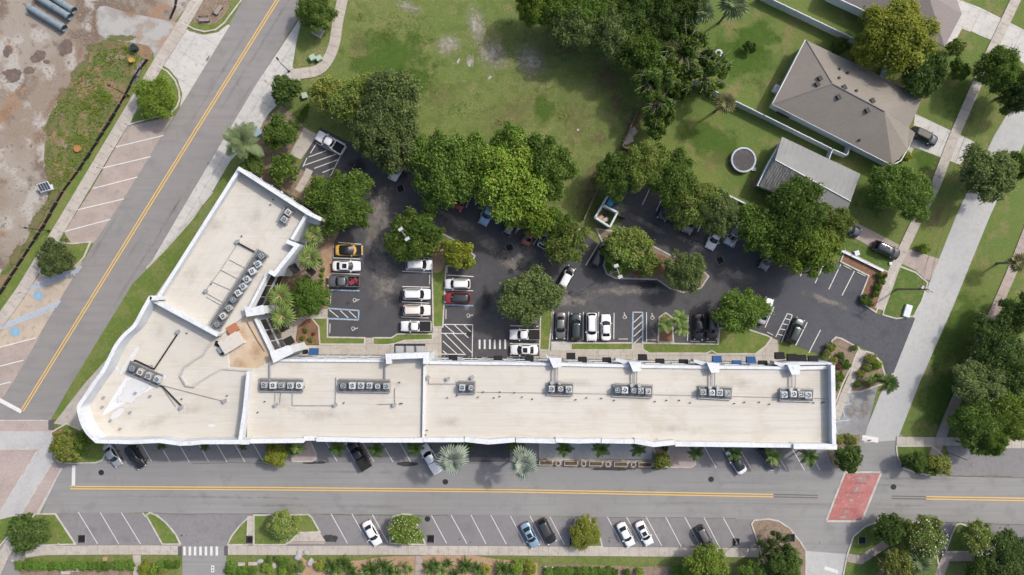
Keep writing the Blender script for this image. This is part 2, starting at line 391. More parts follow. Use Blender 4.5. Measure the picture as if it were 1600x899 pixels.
weeds = sheet('weed_verge', [(x + (_wr.uniform(-4, 4) if x < 195 - (y - 60) * .62 else 0), y + _wr.uniform(-3, 3)) for x, y in smooth_pts([(150, 70), (187, 62), (228, 70), (234, 92), (213, 119), (197, 150), (173, 192), (143, 239), (123, 270), (101, 300), (72, 352), (47, 390), (0, 464), (0, 430), (35, 385), (62, 335), (77, 300), (72, 262), (70, 205), (80, 172), (100, 147), (133, 97)], 5, True)], .010, WEEDS)
verge = sheet('grass_verge', [(232, 95), (246, 98), (119, 300), (70, 380), (0, 490), (0, 466), (47, 392), (101, 303), (174, 193)], .010, LAWNG)
grav = sheet('gravel_apron', [(157, 10), (200, 20), (268, 34), (284, 40), (246, 97), (232, 72), (165, 60), (150, 40)], .012, GRAVEL, sm=True)
droad = sheet('diagonal_road', [(440, -100), (383, -5), (282, 168), (199, 300), (147, 380), (93, 470), (17, 598), (-60, 720), (-200, 720), (-60, 900), (30, 900), (62, 803), (110, 725), (80, 700), (80, 656), (113, 598), (187, 487), (230, 420), (302, 298), (400, 133), (484, 0), (545, -100)], ZR, ROADD)
mroad = sheet('main_street', [(60, 808), (66, 800), (95, 735), (150, 690), (1340, 690), (1350, 660), (1410, 680), (1400, 712), (1450, 744), (1800, 752), (1800, 826), (1500, 817), (1374, 812), (1352, 822), (1332, 838), (1322, 868), (1310, 1000), (1258, 1000), (1260, 862), (1250, 845), (1232, 825), (1172, 815), (900, 807), (505, 803), (400, 803), (354, 852), (350, 1000), (288, 1000), (284, 852), (235, 800)], ZR2, ROAD)
lane_s = sheet('south_parking_lane', [(87, 802), (400, 803), (800, 806), (1178, 812), (1187, 856), (800, 853), (110, 853)], ZL, LANE)
lane_n = sheet('north_parking_lane', [(160, 680), (1300, 680), (1300, 737), (1190, 733), (800, 726), (430, 722), (164, 721)], ZL, LANE)
lane_e = sheet('east_parking_lane', [(1448, 816), (1800, 826), (1800, 865), (1470, 862)], ZL, LANE)
lane_ne = sheet('northeast_parking_lane', [(1478, 697), (1530, 698), (1800, 700), (1800, 751), (1450, 743), (1486, 722)], ZL, LANE)
sidest = sheet('side_street', [(1650, 20), (1583, 163), (1553, 213), (1495, 335), (1453, 440), (1427, 497), (1393, 583), (1375, 617), (1350, 680), (1350, 692), (1402, 688), (1437, 598), (1490, 477), (1547, 337), (1600, 225), (1700, 20)], ZS, SIDEST)
sside = sheet('south_side_street', [(1322, 866), (1310, 1000), (1258, 1000), (1260, 861)], ZS, SIDEST)
LOTP = [(467, 263), (500, 199), (545, 222), (600, 225), (645, 238), (742, 285), (862, 343), (915, 366), (948, 392), (966, 350), (976, 318), (966, 312), (978, 292), (1022, 282), (1160, 330), (1313, 412), (1356, 433), (1343, 463), (1348, 478), (1368, 490), (1400, 499), (1430, 497), (1396, 583), (1384, 585), (1380, 565), (1360, 549), (1327, 537), (1307, 527), (1300, 532), (1284, 555), (1205, 527), (1196, 524), (1124, 512), (1122, 538), (860, 535), (843, 560), (690, 562), (690, 512), (626, 523), (612, 528), (511, 527), (515, 443), (520, 380), (540, 345), (505, 285)]
lot = sheet('parking_lot', LOTP, ZLOT, LOT)
lot2 = sheet('resurfaced_lot_entry', [(1200, 437), (1260, 420), (1313, 412), (1356, 433), (1343, 463), (1348, 478), (1368, 490), (1400, 499), (1430, 497), (1396, 583), (1384, 585), (1380, 565), (1360, 549), (1327, 537), (1307, 527), (1300, 532), (1284, 555), (1205, 527), (1196, 505)], ZLOT + .005, LOTN)
court = sheet('service_court', [(1303, 612), (1325, 613), (1372, 602), (1352, 680), (1303, 680)], ZLOT, asphalt('asphalt_court', (.21, .215, .22), (.13, .135, .14), (.30, .305, .31), (1, 1, 1)))
# brick-paved intersection at the lower left
inter = sheet('paved_intersection', [(-200, 657), (80, 657), (82, 722), (96, 734), (62, 803), (30, 803), (-200, 860)], ZP, PAVERL)
p1 = sheet('paver_band', [(-200, 657), (80, 657), (82, 674), (-200, 674)], ZP + .005, PAVER, inter)
p2 = sheet('paver_field', [(-200, 702), (60, 702), (0, 802), (-200, 802)], ZP + .005, PAVER, inter)
p3 = sheet('paver_band', [(34, 803), (84, 720), (95, 733), (58, 803)], ZP + .005, PAVER, inter)
for a, b in (((-50, 675), (82, 675)), ((-50, 657), (80, 657)), ((0, 702), (60, 702)), ((60, 702), (0, 800)), ((34, 803), (84, 719)), ((58, 803), (97, 731))):
    line(inter, a, b, .2, KERB, ZM, 'border_band')
# parking pockets along the diagonal road
pk1 = sheet('brown_parking_pocket', [(200, 197), (272, 182), (200, 300), (147, 380), (112, 381), (100, 363), (142, 298)], ZL, CONCB)
pk2 = sheet('accessible_parking_pocket', [(62, 428), (130, 408), (93, 470), (40, 560), (0, 570), (0, 512), (8, 502)], ZL, CONCT)
pk3 = sheet('brown_parking_pocket', [(0, 545), (62, 526), (20, 598), (-60, 720), (-100, 720), (-60, 600), (0, 512)], ZL + .004, CONCB)
for a, b in (((181, 230), (256, 212)), ((160, 263), (236, 245)), ((145, 295), (215, 277)), ((118, 329), (194, 311)), ((101, 362), (173, 343))): line(pk1, a, b, .16)
for a, b in (((-20, 548), (57, 528)), ((-10, 575), (37, 563)), ((-20, 606), (17, 597))): line(pk3, a, b, .16)
for (ax, ay), (bx, by), n in (((46, 447), (128, 416), 16), ((10, 505), (95, 470), 16)):
    line(pk2, (ax, ay), (bx, by), .14, PALEB); line(pk2, (ax - 6, ay + 9), (bx - 10, by + 14), .14, PALEB)
    for i in range(n):
        t = i / (n - 1); x, y = ax + (bx - ax) * t, ay + (by - ay) * t
        line(pk2, (x, y), (x - 8, y + 11), .22, PALEB, ZM + .004)
# ---- kerbed islands and lawns
def GI(pts, mat=None, sm=False, name='lawn_island', k=True): return island(name, pts, mat or LAWNG, sm, k=k)
i_a = GI([(245, 102), (262, 112), (274, 126), (280, 142), (281, 155), (277, 167), (266, 178), (240, 184), (230, 187), (202, 195), (215, 165), (240, 124)])
i_b = GI([(112, 381), (142, 378), (131, 403), (110, 424), (65, 431), (62, 425), (90, 378)])
i_c = GI([(285, 36), (304, 46), (320, 50), (337, 47), (350, 37), (381, -4), (440, -100), (360, -100), (316, -4)])
bed = sheet('mulch_bed', [(314, -4), (302, 32), (318, 38), (335, 38), (352, 23), (361, 0), (362, -30), (330, -30)], .108, MULCHG, sm=True)
conc_w = paved('concrete_apron', [(467, 32), (470, 37), (463, 67), (457, 105), (470, 125), (455, 140), (437, 160), (420, 178), (405, 205), (385, 225), (360, 252), (333, 298), (300, 345), (262, 388), (230, 421), (302, 298), (400, 133)], math.radians(58.5), 4.4, 2.2, CONCG, JOINT, .06)
drive_w = paved('concrete_driveway', [(284, 40), (296, 49), (318, 55), (340, 51), (353, 41), (362, 36), (281, 169), (285, 147), (278, 125), (264, 108), (246, 97)], math.radians(58.5), 4.2, 4.2, CONCG, JOINT, .05)
strip_w = sheet('grass_strip', [(347, 298), (333, 303), (277, 368), (229, 422), (207, 444), (113, 598), (80, 655), (92, 655), (132, 600), (172, 556), (243, 462), (300, 380), (362, 282)], .05, LAWNG, h=0)
walk('kerb_walk', [(333, 300), (277, 366), (229, 420)], .35, 3, KERB, JOINT, .12)
bw = sheet('building_walk', [(300, 380), (243, 462), (172, 556), (132, 600), (84, 662), (104, 665), (140, 680), (200, 600), (300, 450), (380, 330), (362, 290)], .055, CONC, h=0)
sw_w = walk('west_sidewalk', [(330, -40), (304, 8), (284, 42), (245, 104), (128, 300), (85, 372), (33, 457), (0, 503), (-60, 590)], 2.0, 1.9, CONC, JOINT)
sw_p = walk('winding_sidewalk', [(538, -30), (535, 0), (528, 33), (523, 67), (513, 93), (497, 110), (473, 115), (455, 117)], 1.9, 1.7, CONC, JOINT, sm=5)
corner_bed = GI([(80, 676), (104, 662), (133, 675), (151, 688), (165, 694), (166, 708), (160, 719), (150, 723), (112, 724), (92, 722)], sm=False)
sheet('mulch_bed', [(82, 678), (100, 672), (112, 690), (104, 712), (90, 715)], .108, MULCH, sm=True)
for p in ([(-40, 818), (-2, 811), (27, 804), (18, 832), (-4, 858), (-40, 870)], [(46, 814), (56, 803), (87, 803), (118, 850), (62, 852), (40, 836)],
          [(229, 805), (234, 801), (245, 805), (260, 817), (275, 835), (282, 850), (254, 850)],
          [(356, 851), (362, 838), (376, 820), (388, 809), (386, 851)], [(397, 851), (397, 805), (482, 804), (487, 808), (500, 831), (467, 832), (454, 846), (446, 851)],
          [(610, 849), (608, 822), (614, 807), (630, 803), (643, 804), (650, 815), (665, 851)], [(905, 854), (896, 830), (899, 812), (910, 807), (921, 811), (936, 835), (941, 854)]):
    GI(p)
GI([(1174, 819), (1178, 813), (1200, 811), (1216, 814), (1233, 825), (1250, 846), (1259, 861), (1259, 905), (1200, 905), (1186, 854)], MULCHG, name='mulch_island')
GI([(1316, 905), (1323, 868), (1333, 838), (1352, 822), (1376, 814), (1443, 816), (1462, 860), (1470, 905)], LAWND)
GI([(1477, 862), (1488, 832), (1494, 820), (1500, 818), (1512, 822), (1533, 862)], LAWND)
GI([(1400, 697), (1456, 697), (1486, 722), (1470, 738), (1449, 742), (1428, 738), (1410, 731), (1402, 714)], LAWND)
paved('sidewalk_pad', [(454, 846), (467, 832), (500, 832), (509, 846)], 0, 1.6, 1.6, CONC, JOINT, .125)
sheet('drain_strip', [(447, 846.5), (508, 846.5), (508, 850), (447, 850)], .12, CONCB, h=0)
walk('short_path', [(391, 806), (391, 851)], 1.0, 1.5, CONC, JOINT)
for nm, pts in (('south_sidewalk', [(40, 864), (70, 860), (190, 859), (283, 859.5)]), ('south_sidewalk', [(356, 859.5), (455, 860), (600, 859.5), (800, 860.5), (1000, 862), (1186, 863.5)])):
    walk(nm, pts, 1.65, 1.75, CONC, JOINT)
sw_sp = walk('corner_path', [(38, 812), (22, 840), (6, 868), (-10, 905)], 1.9, 1.8, CONC, JOINT)
walk('garden_path', [(214, 867), (215, 905)], 1.4, 1.3, CONC, JOINT); walk('garden_path', [(655, 868), (654, 905)], 1.3, 1.2, CONCB, JOINT)
walk('east_sidewalk', [(1610, -50), (1570, 35), (1545, 88), (1490, 214), (1460, 293), (1430, 349), (1398, 417), (1374, 484)], 1.75, 1.8, CONC, JOINT)
walk('far_east_sidewalk', [(1640, 270), (1597, 383), (1577, 433), (1533, 533), (1505, 600), (1481, 655), (1458, 713)], 1.75, 1.8, CONCB, JOINT)
walk('cross_sidewalk', [(1400, 689), (1500, 690), (1560, 694), (1700, 694)], 1.5, 1.7, CONC, JOINT, .13)
walk('island_path', [(1324, 871), (1344, 875), (1386, 848)], 1.5, 1.5, CONCB, JOINT, .13)
walk('southeast_sidewalk', [(1474, 870), (1700, 872)], 1.5, 1.7, CONCB, JOINT, .13); walk('southeast_path', [(1480, 866), (1470, 890), (1462, 920)], 1.6, 1.7, CONCB, JOINT, .135)
paved('house_driveway', [(1430, 178), (1525, 223), (1500, 258), (1423, 228)], math.radians(-26), 3.2, 3.2, CONCG, JOINT, .03)
paved('upper_driveway', [(1480, -40), (1500, 0), (1533, 13), (1600, 47), (1640, 60), (1640, 125), (1600, 100), (1550, 63), (1503, 45), (1495, 60), (1478, 70)], math.radians(-26), 4, 4, CONCG, JOINT, .03)
paved('lower_driveway', [(1300, 352), (1323, 341), (1367, 363), (1413, 387), (1468, 405), (1453, 438), (1446, 437), (1430, 422), (1400, 408), (1360, 386)], math.radians(-26), 4.4, 4.4, CONCB, JOINT, .03)
paved('doorstep', [(1418, 228), (1428, 232), (1422, 243), (1412, 239)], math.radians(-26), 1.2, 1.2, CONC, JOINT, .1)
# lot islands
isl1 = GI([(624, 372), (632, 354), (662, 352), (693, 366), (718, 380), (742, 400), (736, 414), (697, 416), (692, 511), (677, 511), (675, 404), (644, 400)])
sheet('mulch_bed', [(676, 404), (676, 385), (690, 378), (697, 400), (694, 415), (688, 425), (678, 425)], .112, MULCHO, sm=True)
isl3 = GI([(932, 358), (955, 361), (1000, 374), (1047, 399), (1088, 414), (1107, 432), (1095, 450), (1067, 457), (1047, 451), (1027, 437), (962, 435), (948, 428), (943, 415), (948, 392), (938, 372)], MULCHG, name='mulch_island')
sheet('mulch_bed', [(985, 425), (1000, 405), (1030, 398), (1050, 410), (1045, 425), (1010, 433)], .112, MULCH, sm=True)
sheet('grass_patch', [(945, 418), (955, 400), (975, 395), (985, 410), (980, 430), (955, 431)], .112, LAWNG, sm=True)
GI([(487, 497), (512, 497), (512, 527), (570, 528), (570, 538), (500, 538), (498, 510)]); GI([(583, 528), (612, 528), (621, 522), (676, 522), (676, 531), (632, 532), (618, 537), (605, 539), (583, 539)])
sheet('mulch_bed', [(463, 533), (465, 512), (474, 502), (487, 497), (499, 506), (500, 538), (468, 538)], .105, MULCH, h=0)
GI([(845, 480), (862, 478), (863, 500), (859, 532), (858, 547), (843, 547)])
GI([(892, 536), (988, 536), (988, 547), (892, 547)]); GI([(1004, 536), (1122, 538), (1124, 513), (1160, 512), (1197, 524), (1205, 528), (1196, 541), (1180, 553), (1120, 553), (1112, 548), (1104, 552), (1014, 552), (1004, 546)])
GI([(1028, 535), (1030, 496), (1040, 489), (1050, 496), (1052, 535)], MULCH, name='mulch_island')
paved('plaza_walk', [(470, 540), (570, 539), (570, 528), (583, 528), (583, 540), (605, 540), (634, 533), (676, 532), (676, 512), (690, 512), (690, 562), (843, 562), (843, 548), (988, 548), (988, 536), (1004, 536), (1004, 548), (1100, 553), (1180, 554), (1206, 528), (1216, 533), (1216, 560), (1300, 560), (1300, 575), (440, 575), (440, 520), (455, 505), (480, 488), (512, 482), (512, 497), (487, 497), (465, 510), (462, 533)], 0, 2.1, 2.1, CONC, JOINT, .07)
sheet('asphalt_crossing', [(690, 513), (843, 513), (843, 562), (690, 562)], .082, LOT)
paved('utility_pad', [(861, 534), (891, 534), (891, 548), (861, 548)], 0, 3.4, 1.6, CONCG, JOINT, .11)
paved('concrete_pad', [(474.6, 199), (497, 211), (470, 250), (453.5, 241)], math.radians(-28), 3, 4.6, CONC, JOINT, .10)
walk('entry_path', [(484, 265), (479, 277), (466, 299)], 1.3, 1.4, CONC, JOINT)
GI([(455, 245), (467, 263), (480, 270), (505, 287), (540, 345), (522, 378), (515, 443), (513, 482), (470, 490), (440, 520), (400, 470), (440, 400), (480, 340), (500, 330), (430, 290)], MULCHG, name='planting_bed', k=False)
sheet('grass_patch', [(490, 275), (505, 290), (512, 310), (497, 318), (485, 300)], .112, LAWNG, sm=True)
sheet('mulch_bed', [(505, 385), (519, 383), (516, 443), (512, 480), (500, 470), (506, 430), (502, 400)], .112, MULCHO, sm=True)
sheet('mulch_bed', [(478, 303), (500, 318), (515, 345), (500, 355), (480, 320)], .111, MULCH, sm=True)
GI([(412, 190), (440, 165), (470, 190), (475, 200), (453, 242), (440, 262), (430, 290), (376, 262), (385, 228), (405, 205)], MULCHG, name='planting_bed', k=False)
GI([(1290, 556), (1300, 532), (1306, 527), (1314, 529), (1342, 544), (1331, 570), (1316, 600), (1306, 628), (1300, 628), (1300, 560)], MULCHG, name='planting_bed')
GI([(1352, 549), (1363, 552), (1376, 566), (1382, 585), (1378, 600), (1345, 612), (1325, 613), (1338, 580)], MULCHG, name='planting_bed')
walk('side_path', [(1347, 547), (1333, 585), (1318, 620), (1305, 655)], 1.45, 1.7, CONC, JOINT)
GI([(1303, 682), (1345, 682), (1340, 695), (1338, 730), (1303, 730), (1292, 705), (1300, 695)], MULCHG, name='planting_bed', k=False)
GI([(1313, 409), (1357, 431), (1345, 462), (1350, 476), (1368, 488), (1385, 455), (1393, 428), (1380, 422), (1320, 392)], MULCH, name='planting_bed')
GI([(1402, 415), (1430, 426), (1449, 442), (1440, 470), (1427, 494), (1400, 498), (1379, 492), (1388, 450)], LAWND)
GI([(1325, 374), (1398, 410), (1386, 425), (1310, 388)], LAWND, k=False)
# south-side features under the long front
paved('patio', [(842, 672), (1022, 672), (1018, 718), (842, 716)], 0, 6.2, 3.0, PAVERL, JOINT, .10)
sheet('patio_ledge', [(842, 716), (1018, 719), (1018, 729), (842, 726)], .14, CONC, h=0)
GI([(454, 680), (480, 680), (494, 708), (494, 717), (488, 721), (457, 721)], PAVER, name='paver_bump')
GI([(1042, 685), (1066, 685), (1086, 716), (1086, 726), (1080, 730), (1047, 730)], PAVER, name='paver_bump')
GI([(1014, 680), (1040, 685), (1046, 730), (1030, 728)], MULCHG, name='planting_bed')
sheet('dark_drive', [(733, 680), (797, 680), (797, 722), (733, 722)], ZL + .004, LOT)
# garden strip along the lower edge
sheet('mulch_strip', [(470, 868), (478, 876), (520, 878), (560, 876), (600, 870), (660, 868), (740, 868), (770, 873), (800, 876), (840, 880), (840, 905), (470, 905)], .02, MULCHO)
sheet('mulch_strip', [(846, 884), (900, 882), (1000, 886), (1060, 884), (1060, 905), (846, 905)], .02, MULCHG)
sheet('mulch_strip', [(30, 890), (200, 888), (208, 905), (30, 905)], .02, MULCHG)
# ---- paint
def dbl(parent, pts, gap=.42, w=.17, mat=None):
    for s in (-1, 1):
        q = W2(pts); o1 = s * gap / 2
        mb = MB(); A = offset(q, o1 - w / 2); B = offset(q, o1 + w / 2); n = len(q)
        mb.add([(p.x, p.y, ZM) for p in A + B], [(i, i + 1, n + i + 1, n + i) for i in range(n - 1)]); mb.build('centre_line', mat or YELLOW, parent)
dbl(droad, [(478, -70), (434, 0), (400, 54), (320, 182), (247, 299), (150, 456), (62, 598), (35, 642)])
dbl(mroad, [(110, 762), (400, 763.5), (800, 767), (1208, 774.5)]); dbl(mroad, [(1209, 774.5), (1278, 776)], mat=BLACKP)
dbl(mroad, [(1393, 777), (1446, 778)], mat=BLACKP); dbl(mroad, [(1447, 778), (1600, 780.5), (1800, 784)])
line(droad, (-10, 620), (34, 643.5), .7, name='stop_line'); line(mroad, (115.5, 727), (115, 760), .6, name='stop_line')
line(sidest, (1347, 684), (1372, 688), .9, name='stop_line'); line(sside, (1288, 887), (1309, 894), .6, name='stop_line')
rp = sheet('red_road_panel', [(1322, 740), (1375, 740), (1345, 812.5), (1293, 812.5)], ZM, REDP, mroad)
RB = [(1320.4, 738), (1377, 738), (1346, 814.5), (1290.5, 814.5)]
for i in range(4): line(mroad, RB[i], RB[(i + 1) % 4], .34, KERB, z=ZM + .004, name='panel_border')
for a in [(122.5, 800, 153, 850), (157, 801, 186, 850), (190, 801, 220, 850), (223, 801, 228, 808), (517.5, 803, 543, 849), (550, 803, 575, 848), (582, 804, 606, 848), (674, 805, 698, 849), (705, 805, 729.5, 849.5), (736, 805, 759.5, 850), (767, 805, 791, 850), (797.5, 806, 821, 851), (828, 806, 851, 851), (859, 807, 882, 851), (949, 808, 973, 853), (979, 808, 1003, 853), (1009.5, 808, 1034, 853), (1040, 808, 1064, 854), (1070, 808, 1094, 853), (1100, 809, 1124, 855), (1130, 809, 1155, 855)]:
    line(lane_s, a[:2], a[2:])
for x, y, b in [(237, 721, 0), (266, 722, 0), (296, 722, 0), (326, 721, 0), (355, 722, 0), (383, 722, 0), (411, 720, 0), (527, 721, 0), (555, 722, 0), (584.5, 722, 0), (614, 722, 0), (642, 722, 0), (1119, 731, 0), (1146, 730, 0), (1173, 732, 0), (1201, 733, 0), (1229, 735, 0), (1257, 735, 0), (1281, 735, 0)]:
    line(lane_n, (x, y), (x - 27, y - 47))
LL = [(529, 379, 565, 382), (520, 403, 563, 405), (517.5, 427, 562.6, 429), (632, 401.6, 672, 402.7), (628.5, 424, 673, 426), (628.5, 448, 671.7, 449), (628, 471.7, 671, 474), (627, 495.5, 670, 497), (698.5, 430, 740, 432.4), (697.4, 453.4, 739.4, 454.6), (698.5, 398.5, 698.5, 426.6), (521, 383, 521, 402), (691, 507, 738.7, 507.6), (738.7, 507.6, 737.8, 559.7), (690, 521, 737, 521.6), (689.7, 553.4, 727.8, 554),
      (888.7, 487.5, 886.8, 531.6), (911.4, 487.5, 910.8, 531.6), (935.4, 487.5, 934.9, 530), (959.4, 489, 958.9, 530), (865, 487, 863, 530), (1099, 491.7, 1096.7, 533), (1122, 493, 1121, 537), (1075, 492, 1074, 533), (797.4, 509, 841.4, 510.2), (797, 537, 842, 538), (797, 557, 842, 558),
      (493.5, 223.4, 532.4, 243.4), (532.4, 243.4, 516.9, 274.6), (480, 246.8, 473.5, 261), (494, 226, 485, 240), (539, 225.6, 534.7, 240), (482.4, 245.7, 510.2, 235.6), (475.7, 258.6, 525.8, 241.2), (491.3, 263.5, 528, 250), (504, 270, 524, 262), (500, 205, 540, 226),
      (630, 267, 648, 238), (655, 279, 672, 250), (680, 292, 697, 263), (705, 312, 720, 280), (728, 325, 742, 295), (751, 337, 768, 303), (778, 350, 795, 320), (805, 365, 822, 335), (833, 383, 850, 357), (915, 415, 936, 380), (897, 400, 913, 370), (866, 393, 882, 358),
      (1003.4, 320.7, 1018.6, 287.7), (1025, 330.5, 1041.3, 295.8), (1046, 342, 1061, 308), (1067, 351.3, 1081.7, 320.7), (1090, 362, 1106, 326), (1120, 376, 1134, 345), (1145.3, 388, 1159, 355), (1273.2, 442.8, 1291.6, 403.4), (1250, 432, 1268, 393), (1294.6, 452.4, 1313.4, 413.2), (1315.3, 461.8, 1334.8, 423.6),
      (1195, 512, 1209, 480), (1211.7, 526.7, 1230, 490), (1230, 490, 1237.7, 492.7), (1237.7, 492.7, 1220.7, 535), (1243, 540, 1261, 504), (1263.3, 551.7, 1281.7, 515.7), (1226, 498, 1235, 500), (1222, 506, 1232, 508), (1218, 514, 1229, 516), (1214, 522, 1225, 525),
      (988.3, 488, 1004, 488), (1010, 488, 1010, 534)]
for a in LL: line(lot, a[:2], a[2:], .14, z=ZM + .03)
for a in [(517, 453, 562, 454.6), (513, 482, 561, 485.4), (512, 498, 560, 500), (561, 485, 560, 500), (696, 476, 739.4, 478), (989, 488, 988, 535), (1004, 488, 1004, 535)]: line(lot, a[:2], a[2:], .26, BLUEP, ZM + .03)
for a in [(515, 484.5, 529, 496), (532, 485.5, 544.4, 497), (545.5, 486, 557, 497), (695, 508, 710, 520.7), (710, 508, 732, 528), (725, 508, 736, 519), (692, 533, 714, 553), (708, 522, 737, 551), (692, 548, 698, 553), (694, 521, 726, 553)] + [(990, 504 + i * 11, 1003, 492 + i * 11) for i in range(4)]: line(lot, a[:2], a[2:], .14, z=ZM + .034)
for x in (749.4, 757.4, 765.5, 773, 781.2, 789.5): line(lot, (x, 531), (x, 545.5), .32, z=ZM + .034, name='crossing_bar')
for x in (288.5, 297, 305, 313.5, 322, 330.5, 339): line(mroad, (x, 854), (x, 868), .42, name='crossing_bar')
for a in [(1324, 612, 1325, 630), (1313, 634, 1330, 631), (1316, 637, 1320, 652), (1305, 659, 1328, 656), (1305, 664, 1308, 680)]: line(court, a[:2], a[2:], .18, PALEB)
def access_mark(parent, x, y, s, mat, rz=0, z=None):
    mb = MB(); n = 14
    def stroke(a, b, w=.13):
        a, b = Vector(a), Vector(b); t = (b - a).normalized(); q = Vector((-t.y, t.x)) * w / 2
        mb.add([(p.x, p.y, 0) for p in (a - q, b - q, b + q, a + q)], [(0, 1, 2, 3)])
    for i in range(n):
        t0, t1 = math.radians(110 + i * 250 / n), math.radians(110 + (i + 1) * 250 / n)
        mb.add([(.42 * k * math.cos(t) , .42 * k * math.sin(t) - .25, 0) for t, k in ((t0, .75), (t0, 1), (t1, 1), (t1, .75))], [(3, 2, 1, 0)])
    mb.add([(.12 * math.cos(i * .785) - .08, .12 * math.sin(i * .785) + .72, 0) for i in range(8)], [tuple(range(8))])
    stroke((-.06, .58), (.0, 0), .15); stroke((-.03, .28), (.3, .28), .1); stroke((0, 0), (.36, 0)); stroke((.34, 0), (.5, -.5))
    o = mb.build('access_symbol', mat, parent); p = P(x, y); o.location = (p.x, p.y, z or ZM + .036); o.scale = (s, s, 1); o.rotation_euler = (0, 0, rz); return o
for x, y, r in ((556, 469, -1.57), (553.7, 513.5, -1.57), (733.6, 493, -1.57), (975.7, 494, 0), (1019, 495, 0)): access_mark(lot, x, y, .75, PAINT, r)
for x, y in ((60, 462), (24, 519)):
    d = MB().prism([(math.cos(i * .35) * .85, math.sin(i * .35) * .85) for i in range(18)], 0, .001, False).build('blue_access_disc', CYANP, pk2); q = P(x, y); d.location = (q.x, q.y, ZM)
    access_mark(pk2, x, y, .6, PALEB, -.6, ZM + .006)
# ---- wear and bare patches
SAND = patchmat('bare_sand', (.40, .37, .33), (.31, .27, .23), .3, 1.2)
SANDW = patchmat('pale_bare_sand', (.42, .40, .36), (.30, .27, .20), .75, 1.6, .75)
DRY = patchmat('dry_grass', (.215, .19, .09), (.165, .16, .065), .9, 1.1, .5)
BROWN = patchmat('brown_soil', (.21, .15, .095), (.17, .125, .075), .7, 1.0, .55)
WETD = patchmat('wet_soil', (.13, .10, .085), (.17, .135, .115), .2, .5, .9)
ORANGE = patchmat('orange_soil', (.33, .20, .12), (.29, .19, .125), .9, .8, .7)
LUSH = patchmat('lush_grass', (.06, .12, .018), (.08, .14, .025), .5, .4, .7)
OIL = patchmat('oil_stain', (.03, .03, .033), (.045, .045, .048), .6, .5, .55)
DUST = patchmat('dusty_asphalt', (.27, .245, .22), (.19, .175, .16), .6, .45, .7)
TAR = patchmat('fresh_tar', (.05, .048, .047), (.06, .058, .056), .1, .5, .85)
for a in [(745, 40, 26, 60, 15), (770, 85, 40, 50, 40), (830, 95, 45, 50, 20), (735, 95, 14, 18, 0), (640, 12, 38, 16, -20), (700, 70, 40, 30, 0)]: patch(ground, *a, SANDW, .004)
for a in [(716, 95, 8, 5, 60), (733, 100, 8, 8, 0), (765, 122, 8, 4, 40), (903, 203, 3.5, 3, 0)]: patch(ground, *a, SAND, .016)
for a in [(690, 150, 60, 40, 10), (800, 180, 120, 60, 20), (900, 190, 60, 80, 0), (560, 70, 30, 50, 10), (860, 60, 70, 80, 0), (950, 120, 60, 50, 30), (1190, 135, 15, 20, 0), (1320, 120, 60, 20, -26), (1120, 250, 60, 30, 20)]: patch(ground, *a, DRY, .004)
for a in [(950, 125, 30, 40, 30), (965, 165, 25, 30, 0), (935, 215, 25, 20, 0), (925, 280, 30, 60, -25), (885, 60, 40, 60, 0), (990, 190, 15, 50, -25), (915, 310, 18, 45, -28), (1180, 285, 20, 30, -28), (860, 345, 40, 14, -25), (960, 155, 14, 10, 0), (1410, 118, 20, 24, 0), (1452, 350, 12, 18, -26), (1463, 340, 14, 40, -26), (430, 180, 20, 14, 0), (545, 195, 22, 16, 0), (1424, 660, 6, 8, 0), (1590, 400, 20, 12, 0)]: patch(ground, *a, BROWN, .014)
for a in [(610, 90, 120, 80, 0), (1160, 90, 90, 80, 0), (1110, 220, 90, 50, -26), (1180, 60, 60, 50, 0), (1500, 520, 60, 120, -24), (1470, 620, 50, 90, -24), (1370, 310, 60, 40, 0), (1450, 250, 50, 30, 0), (1500, 160, 50, 60, 0), (640, 130, 70, 50, 0), (850, 170, 30, 40, 0)]: patch(ground, *a, LUSH, .004)
for a in [(103, 76, 17, 22, -30), (60, 90, 22, 12, 30), (20, 118, 24, 18, 0), (12, 80, 10, 18, -20), (72, 97, 8, 6, 0), (45, 110, 16, 10, 0)]: patch(dirt, *a, WETD, .014)
for a in [(150, 40, 8, 50, 4), (125, 85, 9, 40, -20), (80, 165, 10, 50, -30), (200, 20, 25, 16, 0), (60, 215, 14, 40, -30), (10, 180, 20, 30, 0), (232, 80, 12, 20, 0)]: patch(dirt, *a, ORANGE, .014)
WEEDP = patchmat('ragged_weeds', (.115, .135, .045), (.16, .13, .07), .35, .9, .95); DIRTP = patchmat('ragged_dirt', (.25, .195, .15), (.21, .16, .12), .3, .8, .95)
for a in [(85, 190, 14, 50, -25), (125, 110, 14, 40, -35), (78, 260, 12, 40, 0), (150, 75, 26, 12, 0), (85, 300, 14, 40, -20), (58, 345, 14, 40, -30), (25, 400, 12, 40, -30), (190, 60, 40, 9, 0), (100, 150, 16, 24, -30)]: patch(dirt, *a, WEEDP, .014)
for a in [(140, 130, 12, 18, -30), (100, 225, 10, 18, 0), (180, 90, 30, 10, 0), (160, 160, 9, 16, -30), (115, 265, 12, 9, 0), (95, 180, 10, 14, 0)]: patch(weeds, *a, DIRTP, .016)
for a in [(122, 235, 18, 14, 0), (185, 75, 40, 16, 0), (200, 110, 12, 20, 0)]: patch(weeds, *a, ORANGE, .014)
